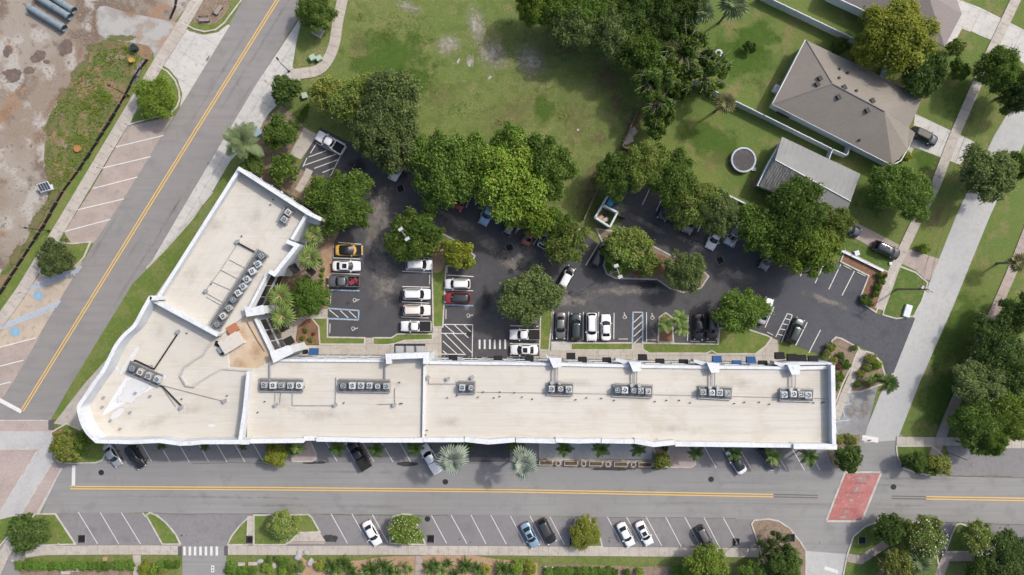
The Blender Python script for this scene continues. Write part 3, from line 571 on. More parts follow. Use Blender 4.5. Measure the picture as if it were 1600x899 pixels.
for a in [(600, 430, 30, 60, 0), (585, 345, 22, 80, -12), (597, 385, 16, 40, 0), (815, 400, 40, 30, -20), (760, 380, 30, 16, -30), (880, 470, 60, 14, 0), (590, 330, 20, 60, -20), (570, 300, 24, 30, 0), (600, 350, 10, 30, -10), (720, 350, 60, 14, -30), (800, 410, 30, 22, 0), (985, 455, 110, 10, 0), (850, 470, 20, 12, 0), (970, 325, 20, 12, 0), (1010, 350, 40, 8, -28), (1090, 385, 60, 8, -25), (1150, 430, 40, 14, -10), (1290, 470, 50, 8, -20), (730, 480, 8, 8, 0), (590, 400, 24, 12, 0)]: patch(lot, a[0], a[1], a[2] * 1.35, a[3] * 1.35, a[4], DUST, ZLOT + .006)
for a in [(600, 400, 16, 28, 0), (620, 470, 20, 30, 0), (760, 470, 18, 40, 0), (700, 340, 40, 16, -30), (560, 260, 30, 26, 0), (1010, 445, 60, 12, 0), (1060, 350, 60, 20, -26)]: patch(lot, *a, OIL, ZLOT + .008)
patch(lot, 544, 474, 6, 2.5, 30, TAR, ZM + .02)
for a in [(636, 725, 24, 5, 0), (960, 733, 50, 3.5, 0), (490, 723, 30, 3, 0), (515, 842, 22, 8, 0), (1030, 732, 20, 3, 0)]: patch(mroad, *a, TAR, ZL + .008)
for a in [(325, 92, 3, 9, -32)]: patch(droad, *a, TAR if a[2] > 9 else OIL, ZL + .008)
for a in [(1330, 645, 20, 30, 0), (1350, 640, 14, 30, -15)]: patch(court, *a, DUST, ZLOT + .006)
SPOT = patchmat('oil_drip', (.06, .058, .056), (.09, .087, .084), .35, 1.2, .8); WEAR = patchmat('tyre_polish', (.17, .168, .165), (.18, .177, .174), 1.2, .3, .35); PALEW = patchmat('pale_road_wear', (.29, .285, .28), (.27, .267, .262), 1.2, .3, .55)
rr_ = random.Random(21)
for k in range(46):
    x = rr_.choice([rr_.uniform(120, 1150)] * 2 + [rr_.uniform(200, 1290)]); low = rr_.random() < .6; patch(lane_s if low else lane_n, x, rr_.uniform(836, 848) if low else rr_.uniform(700, 720), rr_.uniform(1.2, 4), rr_.uniform(1, 2.6), rr_.uniform(0, 90), SPOT, ZL + .0085)
for k in range(14): x = rr_.uniform(200, 1500); patch(mroad, x, rr_.choice([737, 747, 779, 791]) + x * .012 - 6, rr_.uniform(60, 160), rr_.uniform(3, 6), -.7, rr_.choice([WEAR, WEAR, PALEW]), ZR2 + .002)
for k in range(12):
    t_ = rr_.random(); off = rr_.choice([-34, -14, 15, 36]); patch(droad, 434 - 400 * t_ + off, 640 * t_ + off * .3, rr_.uniform(3, 6), rr_.uniform(50, 120), -32, rr_.choice([WEAR, WEAR, PALEW]), ZR + .001)
def seal(parent, pts, z, w=.09):
    q = W2(smooth_pts(pts, 5)); q = [p + Vector((rr_.uniform(-.08, .08), rr_.uniform(-.08, .08), 0)) for p in q]; A_ = offset(q, -w / 2); B_ = offset(q, w / 2); n = len(q); MB().add([(p.x, p.y, z) for p in A_ + B_], [(i, i + 1, n + i + 1, n + i) for i in range(n - 1)]).build('crack_seal', M('crack_seal', (.10, .098, .096), .8), parent)
for pts in ([(235, 802), (330, 803.5), (420, 802.5)], [(505, 804), (640, 806), (700, 804.5)], [(950, 808), (1060, 809), (1150, 811)], [(1480, 743), (1520, 744), (1580, 744)], [(1446, 816), (1520, 817), (1600, 820)], [(300, 724), (360, 723), (420, 725)], [(880, 730), (960, 731), (1040, 733)]): seal(mroad, pts, ZM - .004)
FADE = patchmat('faded_red', (.42, .27, .25), (.38, .31, .295), .7, 1.4, .85); TYRE_M = patchmat('tyre_scuff', (.17, .10, .095), (.2, .11, .105), 1.1, .6, .5)
for a in [(1346, 748, 22, 12, 0), (1338, 765, 10, 16, -20), (1322, 800, 16, 8, 0), (1360, 742, 14, 6, 0), (1330, 782, 8, 8, 0), (1318, 808, 20, 4, 0)]: patch(rp, *a, FADE, ZM + .0015)
for a in [(1333, 770, 40, 3, 0), (1338, 755, 40, 3, 0), (1325, 795, 30, 3, 0)]: patch(rp, *a, TYRE_M, ZM + .013)
# weeds as tufts: nobody could count them
def tufts(name, label, region, n, size, mat, z=0, seed=1):
    r = random.Random(seed); q = [Vector(p[:2]) for p in W2(region)]
    def inside(p):
        c = False; j = len(q) - 1
        for i in range(len(q)):
            if ((q[i].y > p.y) != (q[j].y > p.y)) and p.x < (q[j].x - q[i].x) * (p.y - q[i].y) / (q[j].y - q[i].y) + q[i].x: c = not c
            j = i
        return c
    x0, x1 = min(p.x for p in q), max(p.x for p in q); y0, y1 = min(p.y for p in q), max(p.y for p in q)
    cl = [(r.uniform(x0, x1), r.uniform(y0, y1), r.uniform(.5, 2.2)) for _ in range(max(6, n // 40))]
    mb = MB(); k = 0
    while k < n:
        c = r.choice(cl); p = Vector((r.gauss(c[0], c[2]), r.gauss(c[1], c[2])))
        if not inside(p): 
            k += .2; continue
        k += 1
        for b in range(4):
            a = r.uniform(0, 6.28); s = size * r.uniform(.6, 1.3); l = Vector((math.cos(a), math.sin(a))) * s; w = Vector((-l.y, l.x)) * .16; h = s * r.uniform(.3, .9)
            mb.add([(p.x - w.x, p.y - w.y, z), (p.x + w.x, p.y + w.y, z), (p.x + l.x * .6 + w.x, p.y + l.y * .6 + w.y, z + h), (p.x + l.x, p.y + l.y, z + h * .7), ], [(0, 1, 2, 3)])
    o = mb.build(name, mat); return tag(o, label, 'weeds', kind='stuff')
WREG = [(155, 78), (187, 70), (220, 80), (205, 130), (190, 160), (165, 205), (140, 240), (118, 272), (98, 300), (82, 300), (75, 262), (75, 205), (85, 172), (105, 147), (138, 97)]
tufts('weed_tufts', 'rough green weeds growing on the verge beside the bare building site', WREG, 2200, .26, LF['bright'], .01, 3)
tufts('grass_tufts', 'longer grass tufts scattered over the open field', [(560, 20), (800, 30), (900, 120), (930, 220), (800, 200), (680, 180), (540, 100)], 900, .16, LF['olive'], 0, 5)
# ================================================================== BUILDINGS
shop = thing('retail_building', 'long L-shaped white retail building with cream flat roofs and tall white parapets', 'building', P(620, 600))
shop_inv = Matrix.Translation(shop.location).inverted()
def sub(name, mb, mat, parent=None, smooth=False):
    """mesh given in world coordinates, parented under the shop"""
    o = mb.build(name, mat, parent or shop, smooth)
    if parent is None: o.matrix_parent_inverse = shop_inv
    return o
ZW, ZB, ZC, ZD = 6.8, 7.1, 6.6, 7.3     # roof levels: west block, wing, wedge, long bar
WA = smooth_pts([(233.4, 462.7), (220, 486.7), (208, 508), (192, 522.7), (178.7, 540), (170.7, 556), (160, 577.4), (146.7, 596), (130.7, 620), (121.3, 634), (121.3, 644), (126.7, 663), (136, 679), (150, 692)], 3)
WS = [(205, 693.5), (248, 691.5), (264, 693.5), (280, 696), (298, 695.5), (317, 693.5), (376, 693.5)]
outA = W2(WA + WS, 9.6) + W2([(384, 640), (390, 580)], 9.6) + W2([(347, 577), (341, 521)], 9.6)
outB = W2([(373.4, 261.2), (482.4, 331.3), (456, 375), (451, 377), (467, 383), (428, 431), (418, 428), (391, 482), (341, 524), (236, 468)], 8.4)
outC = W2([(330, 520), (391, 480), (400, 497), (428, 556), (430, 590), (380, 600), (330, 600), (285, 600), (290, 570)], 7.0)
outD = W2([(384, 584), (428, 562), (600, 563), (604, 557), (669, 555), (671, 565.5), (1216, 574), (1302, 573), (1305, 700), (1297, 700), (1120, 697.5), (1050, 693), (800, 690.5), (660, 689.5), (560, 689), (470, 689), (382, 691)], 8.2)
for nm, o, z, rm in (('A', outA, ZW, ROOF), ('B', outB, ZB, ROOF), ('C', outC, ZC, ROOFT), ('D', outD, ZD, ROOF)):
    sub('wall', MB().prism(o, 0, z - .05), WHITE)
    sub('roof', MB().prism(offset(ccw(o), .05, True), z - .3, z), rm)
def par(pts, h, th, z0, side=1, mat=None, sm=0, capmat=None):
    q = W2(smooth_pts(pts, sm) if sm else pts, h)
    w = sub('parapet', ribbon(MB(), q, 0, side * th, z0 - .3, h - .08), mat or WHITE)
    sub('parapet_cap', ribbon(MB(), q, -side * .08, side * (th + .08), h - .08, h), capmat or CAPM)
    return w
# side=1 puts the thickness on the left of the direction of travel (world, y up)
par(WA + WS[:1], 9.6, .45, ZW, 1)
for a, b in ((0, 2), (1, 5), (4, 7)): par(WS[a:b + 1], 9.6 - .15 * (a == 1), .5, ZW, 1)
par([(376, 693.5), (384, 640), (390, 581)], 8.9, .4, ZW, 1)
par([(341, 522), (236, 465)], 8.9, .45, ZW, 1)
par([(234, 463), (247, 463)], 9.6, .6, ZW, -1); par([(376, 694), (389, 694)], 9.65, .6, ZW, 1)
par([(244, 466), (373.4, 261.2)], 8.4, .4, ZB, -1)
par([(373.4, 261.2), (482.4, 331.3), (503, 341)], 9.0, .45, ZB, -1, TANW)
par([(482, 333), (457, 375)], 8.3, .35, ZB, -1); par([(449, 375), (468, 383), (429, 432), (419, 426)], 8.8, .5, ZB, -1)
sub('end_wall', MB().prism(W2([(483, 333), (503, 341), (494, 352), (478, 345)], 6.5), 0, 6.3), WHITE)
par([(419, 428), (391, 482)], 7.9, .3, ZC, -1)
for q in ([(383, 480), (395, 482), (410, 478), (412, 490), (386, 494)], [(423, 551), (450, 541), (456, 552), (428, 566)]):
    sub('corner_tower', MB().prism(W2(q, 8.6), 0, 8.5), WHITE); sub('tower_cap', MB().prism(offset(ccw(W2(q, 8.6)), -.12, True), 8.5, 8.65), CAPM)
par([(400, 497), (427, 553)], 7.3, .3, ZC, -1)
# low kerb walls on the tan roof
par([(340, 523), (325, 542), (318, 553), (303, 562), (288, 573), (281, 588), (290, 603), (303, 605), (308, 598)], 7.2, .12, ZW, 1, WHITE, 0, M('grey_coping', (.36, .36, .36), .8, layers=[(1.2, .45, .65, (.45, .42, .37))]))
par([(308, 600), (326, 588), (346, 577), (388, 580)], 7.0, .05, ZW, 1, WHITE, 0, MATS['grey_coping'])
sub('roof_seam', ribbon(MB(), W2([(384, 503), (398, 528), (412, 550)], 6.9), 0, .12, ZC - .1, ZC + .12), M('rust_stain', (.20, .12, .06), .9))
# long bar
for a, b, h, y0, y1 in ((377, 475, 8.7, 692.5, 691.5), (475, 494, 8.2, 688, 688), (494, 563, 8.6, 689.5, 690.5), (563, 661, 8.6, 691, 691), (661.5, 725, 8.6, 690.5, 690.5)): par([(a, y0), (b, y1)], h, .55, ZD, 1)
par([(725.5, 690), (763, 694), (805, 690.5)], 8.7, .6, ZD, 1)
par([(806, 691), (868, 692.5)], 8.6, .55, ZD, 1); par([(868, 691), (905, 692.5), (939, 691.5)], 8.7, .55, ZD, 1); par([(940, 692), (991, 693)], 8.6, .55, ZD, 1)
par([(991, 692.5), (1022, 698), (1055, 694.5)], 8.7, .6, ZD, 1); par([(1055, 697), (1180, 698.5)], 8.6, .6, ZD, 1); par([(1180, 698.5), (1240, 699)], 8.5, .5, ZD, 1); par([(1240, 701), (1308, 702)], 8.9, .7, ZD, 1)
par([(1306, 701), (1304, 571)], 8.7, .5, ZD, 1)
par([(430, 562), (600, 563)], 7.6, .25, ZD, -1); par([(671, 565.5), (860, 568)], 7.6, .3, ZD, -1); par([(874, 568.5), (984, 571)], 7.6, .3, ZD, -1); par([(1000, 571.5), (1106, 573)], 7.6, .3, ZD, -1); par([(1122, 573), (1232, 574)], 7.6, .3, ZD, -1); par([(1246, 574), (1303, 573)], 7.7, .35, ZD, -1)
par([(604, 569), (603, 554), (670, 551.5), (669, 569)], 9.2, .75, ZD, -1)
sub('firewall', ribbon(MB(), W2([(663, 566), (661, 689)], 7.9), -.16, .16, ZD - .1, 7.85), CAPM)
for x, y in ((867, 566), (992, 572), (1114, 574), (1240, 577)):
    q = [(x - 8, y - 6), (x + 9, y - 5), (x + 9, y + 7), (x - 2, y + 8)]; sub('roof_hood', MB().prism(W2(q, 8.6), 5, 8.5), WHITE); sub('roof_hood_cap', MB().prism(offset(ccw(W2(q, 8.6)), -.1, True), 8.5, 8.6), CAPM)
    fin = [(x - 8, y - 7), (x - 30, y - 12), (x - 30, y - 8), (x - 6, y + 2)] if x > 900 else [(x - 8, y - 7), (x - 14, y - 11), (x - 12, y - 3), (x - 6, y + 2)]
    sub('sloped_fin', MB().prism(W2(fin, 7.4), 5.5, 7.4), WHITE)
q = [(1218, 569), (1236, 566), (1300, 567), (1300, 570), (1246, 571), (1236, 571)]; sub('upper_ledge', MB().prism(W2(q, 7.2), 4, 7.1), WHITE)
# white coating stains on the roof
RCOAT = patchmat('white_roof_coating', (.60, .61, .62), (.57, .58, .585), .08, .25, .9); RRUST = patchmat('rusty_roof_stain', (.42, .26, .13), (.45, .32, .19), .8, .8, .5); RDIRT = patchmat('roof_grime', (.40, .365, .315), (.44, .40, .345), 1.2, .5, .35)
def rpatch(x, y, rx, ry, rot, mat, z):
    o = patch(None, 0, 0, rx, ry, rot, mat, z, 'coating_patch'); p = P(x, y, z); o.location = (p.x, p.y, o.location.z); o.parent = shop; o.matrix_parent_inverse = shop_inv
for a in [(208, 610, 42, 20, 42), (185, 645, 20, 8, 40), (245, 590, 20, 12, 0), (331, 665, 11, 4, 0), (183, 576, 5, 6, 0), (205, 560, 6, 40, -35)]: rpatch(*a, RCOAT, ZW + .01)
sub('coating_patch', MB().prism(W2([(197, 588), (240, 606), (160, 650), (163, 642)], ZW + .012), ZW - .1, ZW + .012), M('fresh_roof_coating', (.60, .61, .62), .7, layers=[(.8, .5, .75, (.54, .54, .535))]))
for a in [(375, 570, 30, 20, 0), (400, 550, 20, 30, 0), (340, 575, 20, 14, 0), (380, 520, 14, 24, 30)]: rpatch(*a, RRUST, ZC + .01)
for a in [(240, 660, 60, 18, 20), (300, 640, 40, 20, 0), (250, 520, 40, 30, 0)]: rpatch(*a, RDIRT, ZW + .005)
for a in [(500, 650, 80, 20, 0), (700, 660, 50, 20, 0), (1150, 600, 60, 14, 0), (900, 600, 70, 14, 0), (1060, 670, 90, 14, 0), (440, 630, 30, 40, 0), (1026, 686, 6, 3, 0), (620, 600, 30, 12, 0)]: rpatch(*a, RDIRT if a[2] > 8 else RRUST, ZD + .01)
for a in [(330, 350, 40, 60, -30), (400, 340, 40, 30, 0), (300, 430, 30, 30, 0)]: rpatch(*a, RDIRT, ZB + .01)
# membrane sheets: thin lap seams running along the roofs
for k in range(11):
    y = 580 + k * 10.5
    sub('lap_seam', ribbon(MB(), W2([(393, y), (660, y + 1)], ZD), 0, .05, ZD - .05, ZD + .012), M('lap_seam', (.47, .435, .375), .9)); sub('lap_seam', ribbon(MB(), W2([(664, y + 1), (1292, y + 4)], ZD), 0, .05, ZD - .05, ZD + .012), MATS['lap_seam'])
for k in range(9):
    t = .1 + k * .1; a = (373 + 109 * t - 3, 263 + 70 * t + 6); sub('lap_seam', ribbon(MB(), W2([a, (a[0] - 128 + t * 10, a[1] + 195 - t * 40)], ZB), 0, .05, ZB - .05, ZB + .012), MATS['lap_seam'])
# facades: shopfront windows, upper windows, awnings
def window(a, b, z0, z1, out, frame=WHITE, mull=2):
    """a,b world points on the wall line, out = outward unit normal"""
    t = (b - a).normalized(); c = (a + b) / 2; L = (b - a).length; rz = math.atan2(t.y, t.x)
    f = sub('window', MB().box((c.x + out.x * .04, c.y + out.y * .04, (z0 + z1) / 2), (L, .12, z1 - z0), rz), frame)
    for i in range(mull):
        m = a + t * (L * (i + .5) / mull)
        p = MB().box((m.x + out.x * .085, m.y + out.y * .085, (z0 + z1) / 2), (L / mull - .12, .06, z1 - z0 - .16), rz).build('pane', GLASS, f)
def facade(p0, p1, hp, bays, rows, skip=()):
    a, b = P(*p0, hp), P(*p1, hp); a.z = b.z = 0
    t = (b - a).normalized(); out = Vector((t.y, -t.x, 0)); L = (b - a).length; st = L / bays   # outward = right of travel
    for i in range(bays):
        if i in skip: continue
        for z0, z1, w in rows:
            m0 = a + t * (st * (i + .5) - w / 2); m1 = a + t * (st * (i + .5) + w / 2); window(m0, m1, z0, z1, out, mull=2 if w < 3.2 else 3)
facade((1212, 574), (672, 565.5), 8.2, 13, ((.3, 2.9, 3.4), (4.3, 5.9, 2.4)))
facade((598, 563), (460, 562), 8.2, 4, ((.3, 2.9, 3.4), (4.3, 5.9, 2.4)))
facade((427, 553), (401, 499), 7.2, 1, ((3.6, 6.2, 6.0), (.4, 2.8, 6.0)))
facade((391, 482), (418, 428), 8.2, 1, ((4.0, 6.6, 6.2), (.4, 3.0, 6.2)))
facade((482, 331), (376, 263), 8.6, 4, ((.3, 2.9, 2.6), (4.6, 6.0, 1.8)))
facade((384, 692), (1300, 700), 8.2, 22, ((.3, 3.0, 3.3), (4.4, 6.0, 2.2)))
facade((236, 468), (373.4, 261.2), 8.4, 8, ((.3, 2.9, 2.4), (4.4, 6.0, 1.8))) if False else None
def awning(x, y, w, d, mat, z=4.2, ang=0):
    p = P(x, y, z); c, s = math.cos(ang), math.sin(ang); a, b = px(w) / 2, px(d) / 2
    def L(u, v, zz): return (p.x + u * c - v * s, p.y + u * s + v * c, zz)
    mb = MB(); mb.add([L(-a, -b, z + .55), L(a, -b, z + .55), L(a, b, z), L(-a, b, z), L(a, b, z - .3), L(-a, b, z - .3), L(-a, -b, z - .3), L(a, -b, z - .3)], [(0, 1, 2, 3), (3, 2, 4, 5), (0, 3, 5, 6), (1, 7, 4, 2)])
    o = sub('awning', mb, mat); o['label'] = ('navy' if mat is BLUEF else 'black') + ' canvas awning'
for x, y in ((827, 561.5), (892, 557), (910, 563), (948, 564), (1004, 559), (1031, 566), (1068, 567), (1192, 569), (708, 560), (778, 561.5)): awning(x, y - .6, 13, 9, BLACKF, 5.3)
for x, y in ((1120, 562), (1151, 569), (1173, 563), (490, 550)): awning(x, y - .6, 13.5, 9.5, BLUEF, 5.3)
for x, y in ((1218, 556.5), (1237, 559), (1252, 560.5), (1270, 562)): awning(x, y - .6, 14, 10, BLACKF, 5.3)
for x, y in ((477, 550),): awning(x, y, 7, 6, BLACKF)
for t in (.12, .26, .42, .57, .72, .86): awning(378 + 108 * t + 8, 264 + 70 * t + 3, 13, 7, BLACKF, 4.4, math.radians(-33))
for x in (624, 640, 656):
    p = P(x, 549, 6.6); sub('dormer_canopy', MB().box((p.x, p.y + .1, 6.3), (1.35, 1.5, .5)).box((p.x, p.y + .1, 6.62), (1.15, 1.2, .14), 0, .9), M('zinc_canopy', (.36, .37, .38), .5, .2))
    sub('canopy_frame', MB().box((p.x, p.y + 1.0, 6.1), (1.6, .3, .9)).box((p.x - .78, p.y + .3, 6.1), (.18, 1.4, .9)), DARK)
awning(486, 425 - 1, 12, 9, BLACKF, 4.5, math.radians(-45)); awning(460, 420, 14, 10, BLACKF, 5, math.radians(-57)); awning(452, 533, 12, 12, BLACKF, 4.5, math.radians(-60)); awning(444, 512, 10, 12, BLACKF, 4.5, math.radians(-60))

# ---- rooftop equipment: every condenser is a thing
ZE = 7.8
casing = MB().box((0, 0, .42), (1.1, 1.1, .84)).box((0, 0, .86), (1.16, 1.16, .05)).me('casing', ACCASE)
casing2 = casing.copy(); casing2.materials.clear(); casing2.materials.append(M('weathered_casing', (.36, .35, .32), .7, layers=[(2.5, .45, .65, (.27, .25, .22))])); casing3 = casing.copy(); casing3.materials.clear(); casing3.materials.append(M('dark_casing', (.12, .13, .14), .6))
ringm = MB().ring((0, 0, .885), .40, .5, 0, .07, 18).me('fan_guard', ACBLUE)
disc = MB().prism([(math.cos(i * .35) * .42, math.sin(i * .35) * .42) for i in range(18)], 0, .893, False).me('fan_well', DARK)
blade = MB(); blade.ring((0, 0, .91), .02, .12, 0, .03, 10)
for k in range(4):
    a = k * math.pi / 2; blade.add([(.1 * math.cos(a), .1 * math.sin(a), .915), (.38 * math.cos(a), .38 * math.sin(a), .91), (.38 * math.cos(a + .55), .38 * math.sin(a + .55), .935), (.1 * math.cos(a + .9), .1 * math.sin(a + .9), .935)], [(0, 1, 2, 3)])
blade = blade.me('fan_blades', STEEL)
white_ring = ringm.copy(); white_ring.materials.clear(); white_ring.materials.append(CAPM)
def nth(k, n): return 'rightmost' if k == n - 1 else ['leftmost', 'second from left', 'third from left', 'fourth from left', 'fifth from left', 'sixth from left', 'seventh from left', 'eighth from left', 'ninth from left', 'tenth from left', 'eleventh from left', 'twelfth from left', 'thirteenth from left', 'fourteenth from left'][k]
ORDN = ['leftmost', 'second from left', 'third from left', 'fourth from left', 'fifth from left', 'sixth from left', 'seventh from left', 'eighth from left', 'ninth from left', 'tenth from left']
def condenser(x, y, z, rz, label, i, s=1.0):
    t = thing('air_conditioner', label, 'air conditioner', P(x, y, z + .9), rz, 'rooftop condensing units'); t.location.z = z; t.scale = (s * .84, s * .84, s)
    t.rotation_euler[2] += R.uniform(-.06, .06); k_ = R.uniform(.9, 1.08); t.scale = (s * .84 * k_, s * .84 * k_, s * R.uniform(.85, 1.1)); link('casing', R.choice((casing, casing, casing, casing2, casing2, casing3)), t); link('fan_guard', white_ring if i % 3 == 1 else ringm, t); link('fan_well', disc, t)
    b = link('fan_blades', blade, t); b.rotation_euler = (0, 0, R.uniform(0, 1.5)); return t
def rack(x0, y0, x1, y1, z, label, w=2.0):
    a, b = P(x0, y0, z + .4), P(x1, y1, z + .4); c = (a + b) / 2; d = b - a; L = d.length + 1.4; t = thing('equipment_rack', label, 'rack', (c.x, c.y, z), math.atan2(d.y, d.x), 'rooftop equipment racks')
    for s in (-1, 1): MB().box((0, s * w / 2, .42), (L, .12, .16)).build('rail', STEEL, t)
    n = max(2, int(L / 1.1))
    for i in range(n + 1): MB().box((-L / 2 + L * i / n, 0, .36), (.1, w, .1)).build('crossbar', STEEL, t)
    for sx in (-1, 1):
        for sy in (-1, 1): MB().box((sx * (L / 2 - .2), sy * w / 2, .17), (.12, .12, .34)).build('leg', DSTEEL, t)
    MB().box((0, 0, .40), (L - .2, w - .2, .03)).build('grating', M('shaded_grating', (.13, .13, .13), .7), t)  # grating sheet toned darker to stand in for the shadow under the units
    MB().tube((-L / 2, w / 2 + .15, .6), (L / 2, w / 2 + .15, .6), .05, n=6).build('conduit', STEEL, t)
    return t
rows = [('the wing roof diagonal row', ZB, -.98, [(339, 507), (348, 494), (357, 482), (364, 469), (371, 458), (379, 448), (385, 437), (394, 424), (402, 413), (408, 400)]),
        ('the row of four on the rounded west roof', ZW, -.42, [(206, 576), (218, 582), (231, 588), (245, 593)]),
        ('the westmost five on the long roof', ZD, 0, [(412, 602), (426, 602.5), (439, 602.5), (453, 603), (467, 603)]),
        ('the row of six on the long roof', ZD, 0, [(536, 603), (550, 603), (563.5, 603), (577, 603), (590, 603.5), (603, 604)]),
        ('the pair just right of the firewall', ZD, 0, [(722, 606), (736, 606)]),
        ('the three on the middle of the long roof', ZD, 0, [(862, 608), (876, 608), (889, 609)]),
        ('the five below the second hood', ZD, 0, [(965, 610), (976.5, 610), (990, 610.5), (1001.5, 611), (1013, 612)]),
        ('the four below the third hood', ZD, 0, [(1099, 613), (1113, 614), (1125, 614), (1137, 615)]),
        ('the four nearest the right end', ZD, 0, [(1226, 617), (1240, 616), (1252, 616.5), (1264, 618)])]
for nm, z, rz, pts in rows:
    for i, (x, y) in enumerate(pts):
        condenser(x, y, z + .47, rz, f'grey rooftop condenser, {ORDN[i]} of {nm}'.replace('second from left of the pair', 'right one of the pair').replace('leftmost of the pair', 'left one of the pair'), i, 1.0)
    rack(*pts[0], *pts[-1], z, 'steel rack under ' + nm.replace('the wing roof diagonal row', 'the diagonal row of condensers on the wing roof').replace('the row of four', 'the four condensers').replace('the five', 'the five condensers').replace('the westmost five', 'the westmost five condensers').replace('the four b', 'the four condensers b').replace('the four n', 'the four condensers n').replace('the three', 'the three condensers').replace('the pair', 'the pair of condensers'))
for i, (x, y) in enumerate([(444, 343), (450, 332)]): condenser(x, y, ZB + .47, .9, ('lower' if i == 0 else 'upper') + ' condenser of the pair near the tip of the wing roof', i, .95)
rack(444, 343, 450, 332, ZB, 'short steel rack under the pair of condensers near the wing tip', 1.5)
# pipes and small roof fittings
def pipe(name, pts, z, r, mat, label, cat='pipe', group='rooftop pipes'):
    mb = MB(); q = W2(pts, z)
    for a, b in zip(q, q[1:]): mb.tube(a, b, r, n=6)
    o = mb.build(name, mat); return tag(o, label, cat, group)
pipe('refrigerant_pipe', [(205, 572), (211, 563), (241, 577)], ZW + .25, .13, PIPEB, 'bent black insulated pipe around the four condensers on the west roof')
pipe('refrigerant_pipe', [(241, 577), (278, 521)], ZW + .25, .13, PIPEB, 'straight black pipe from the west roof condensers to a small vent')
pipe('refrigerant_pipe', [(240, 598), (255, 605), (283, 634)], ZW + .25, .13, PIPEB, 'black pipe running down right from the west roof condensers')
pipe('refrigerant_pipe', [(372, 380), (402, 396)], ZB + .25, .13, PIPEB, 'black pipe leading to the top of the diagonal condenser row')
pipe('grey_conduit', [(252, 602), (348, 627)], ZW + .12, .05, DSTEEL, 'thin grey conduit crossing the west roof to a far vent')
pipe('grey_conduit', [(252, 604), (275, 636)], ZW + .12, .05, DSTEEL, 'thin conduit beside the black pipe on the west roof')
pipe('grey_conduit', [(372, 380), (345, 422), (318, 459)], ZB + .1, .04, DSTEEL, 'thin conduit running down the wing roof')
for i, (x, y, x2, y2) in enumerate([(358, 406, 385, 420), (345, 422, 375, 438), (330, 440, 366, 456), (320, 457, 352, 475), (322, 464, 350, 480)]): pipe('grey_conduit', [(x, y), (x2, y2)], ZB + .1, .04, DSTEEL, 'thin cross conduit on the wing roof, ' + ['topmost', 'second from top', 'third from top', 'fourth from top', 'lowest'][i])
for i, (pts, lb) in enumerate([([(430, 612), (430, 628)], 'short conduit below the westmost five condensers'), ([(440, 606), (437, 632)], 'conduit with an elbow below the westmost five condensers'), ([(457, 608), (457, 634), (524, 634), (525, 590)], 'long bent conduit between the first two condenser rows'), ([(617, 607), (617, 631), (590, 632)], 'bent conduit right of the row of six condensers'), ([(670, 592), (670, 600), (715, 600)], 'bent conduit left of the pair of condensers')]): pipe('grey_conduit', pts, ZD + .15, .06, STEEL, lb)
pipe('gas_line', [(745, 613), (955, 616), (1020, 617), (1290, 623)], ZD + .1, .04, DSTEEL, 'thin gas line running along the middle of the long roof')
pipe('duct_run', [(422, 596), (422, 568), (424, 562)], ZD + .35, .16, STEEL, 'grey ducts from the west condensers to the north parapet'); pipe('duct_run', [(602, 594), (602, 572)], ZD + .35, .16, STEEL, 'grey duct from the row of six to the white tower')
for x, y0, y1, lb in ((868, 572, 600, 'first'), (992, 580, 604, 'second'), (1114, 582, 607, 'third'), (1240, 585, 610, 'fourth')):
    pipe('duct_run', [(x - 3, y0), (x - 3, y1)], ZD + .5, .12, STEEL, f'left duct below the {lb} white roof hood'); pipe('duct_run', [(x + 3, y0), (x + 3, y1)], ZD + .5, .12, STEEL, f'right duct below the {lb} white roof hood')
    for s in (-1, 1):
        q = P(x + s * 6, y1 - 2, ZD + .5); t = tag(MB().box((0, 0, .3), (.5, .5, .6)).tube((0, 0, .6), (0, 0, .95), .16, n=8).ring((0, 0, .95), .02, .28, 0, .12, 10).build('exhaust_fan', STEEL), f'small {"left" if s < 0 else "right"} exhaust cap above the condensers of the {lb} hood', 'vent', 'exhaust caps'); t.location = (q.x, q.y, ZD)
ventm = MB().tube((0, 0, 0), (0, 0, .45), .12, n=8).ring((0, 0, .4), .0, .2, 0, .1, 10).me('roof_vent', STEEL); ventd = MB().tube((0, 0, 0), (0, 0, .3), .10, n=8).me('roof_vent_dark', DARK); boxv = MB().box((0, 0, .25), (.5, .5, .5), 0, .85).box((0, 0, .54), (.56, .56, .08)).tube((.35, .1, 0), (.35, .1, .4), .07, n=6).me('roof_vent_box', STEEL)
def vents(pts, me, z, label, grp):
    for i, (x, y) in enumerate(sorted(pts)):
        o = link('roof_vent', me); q = P(x, y, z + .3); o.location = (q.x, q.y, z); o.rotation_euler = (0, 0, R.uniform(0, 1)); tag(o, label + (', ' + nth(i, len(pts)) if len(pts) <= 10 else ''), 'vent', grp)
vents([(162, 621), (160, 636), (204, 644), (173, 657), (188, 670), (235, 619), (237, 572), (212, 614)], ventm, ZW, 'small white pipe vent on the rounded west roof', 'pipe vents on the west roof')
vents([(283, 637), (351, 627), (278, 519)], boxv, ZW, 'small square white vent box where a pipe ends on the west roof', 'vent boxes on the west roof')
vents([(291, 521), (354, 619), (283, 624)], ventd, ZW, 'small dark pipe stub on the west roof', 'dark stubs on the west roof')
vents([(371, 378), (322, 455)], boxv, ZB, 'square white vent box on the wing roof', 'vent boxes on the wing roof'); vents([(377, 369), (329, 444), (426, 312), (422, 320)], ventd, ZB, 'dark pipe stub on the wing roof', 'dark stubs on the wing roof')
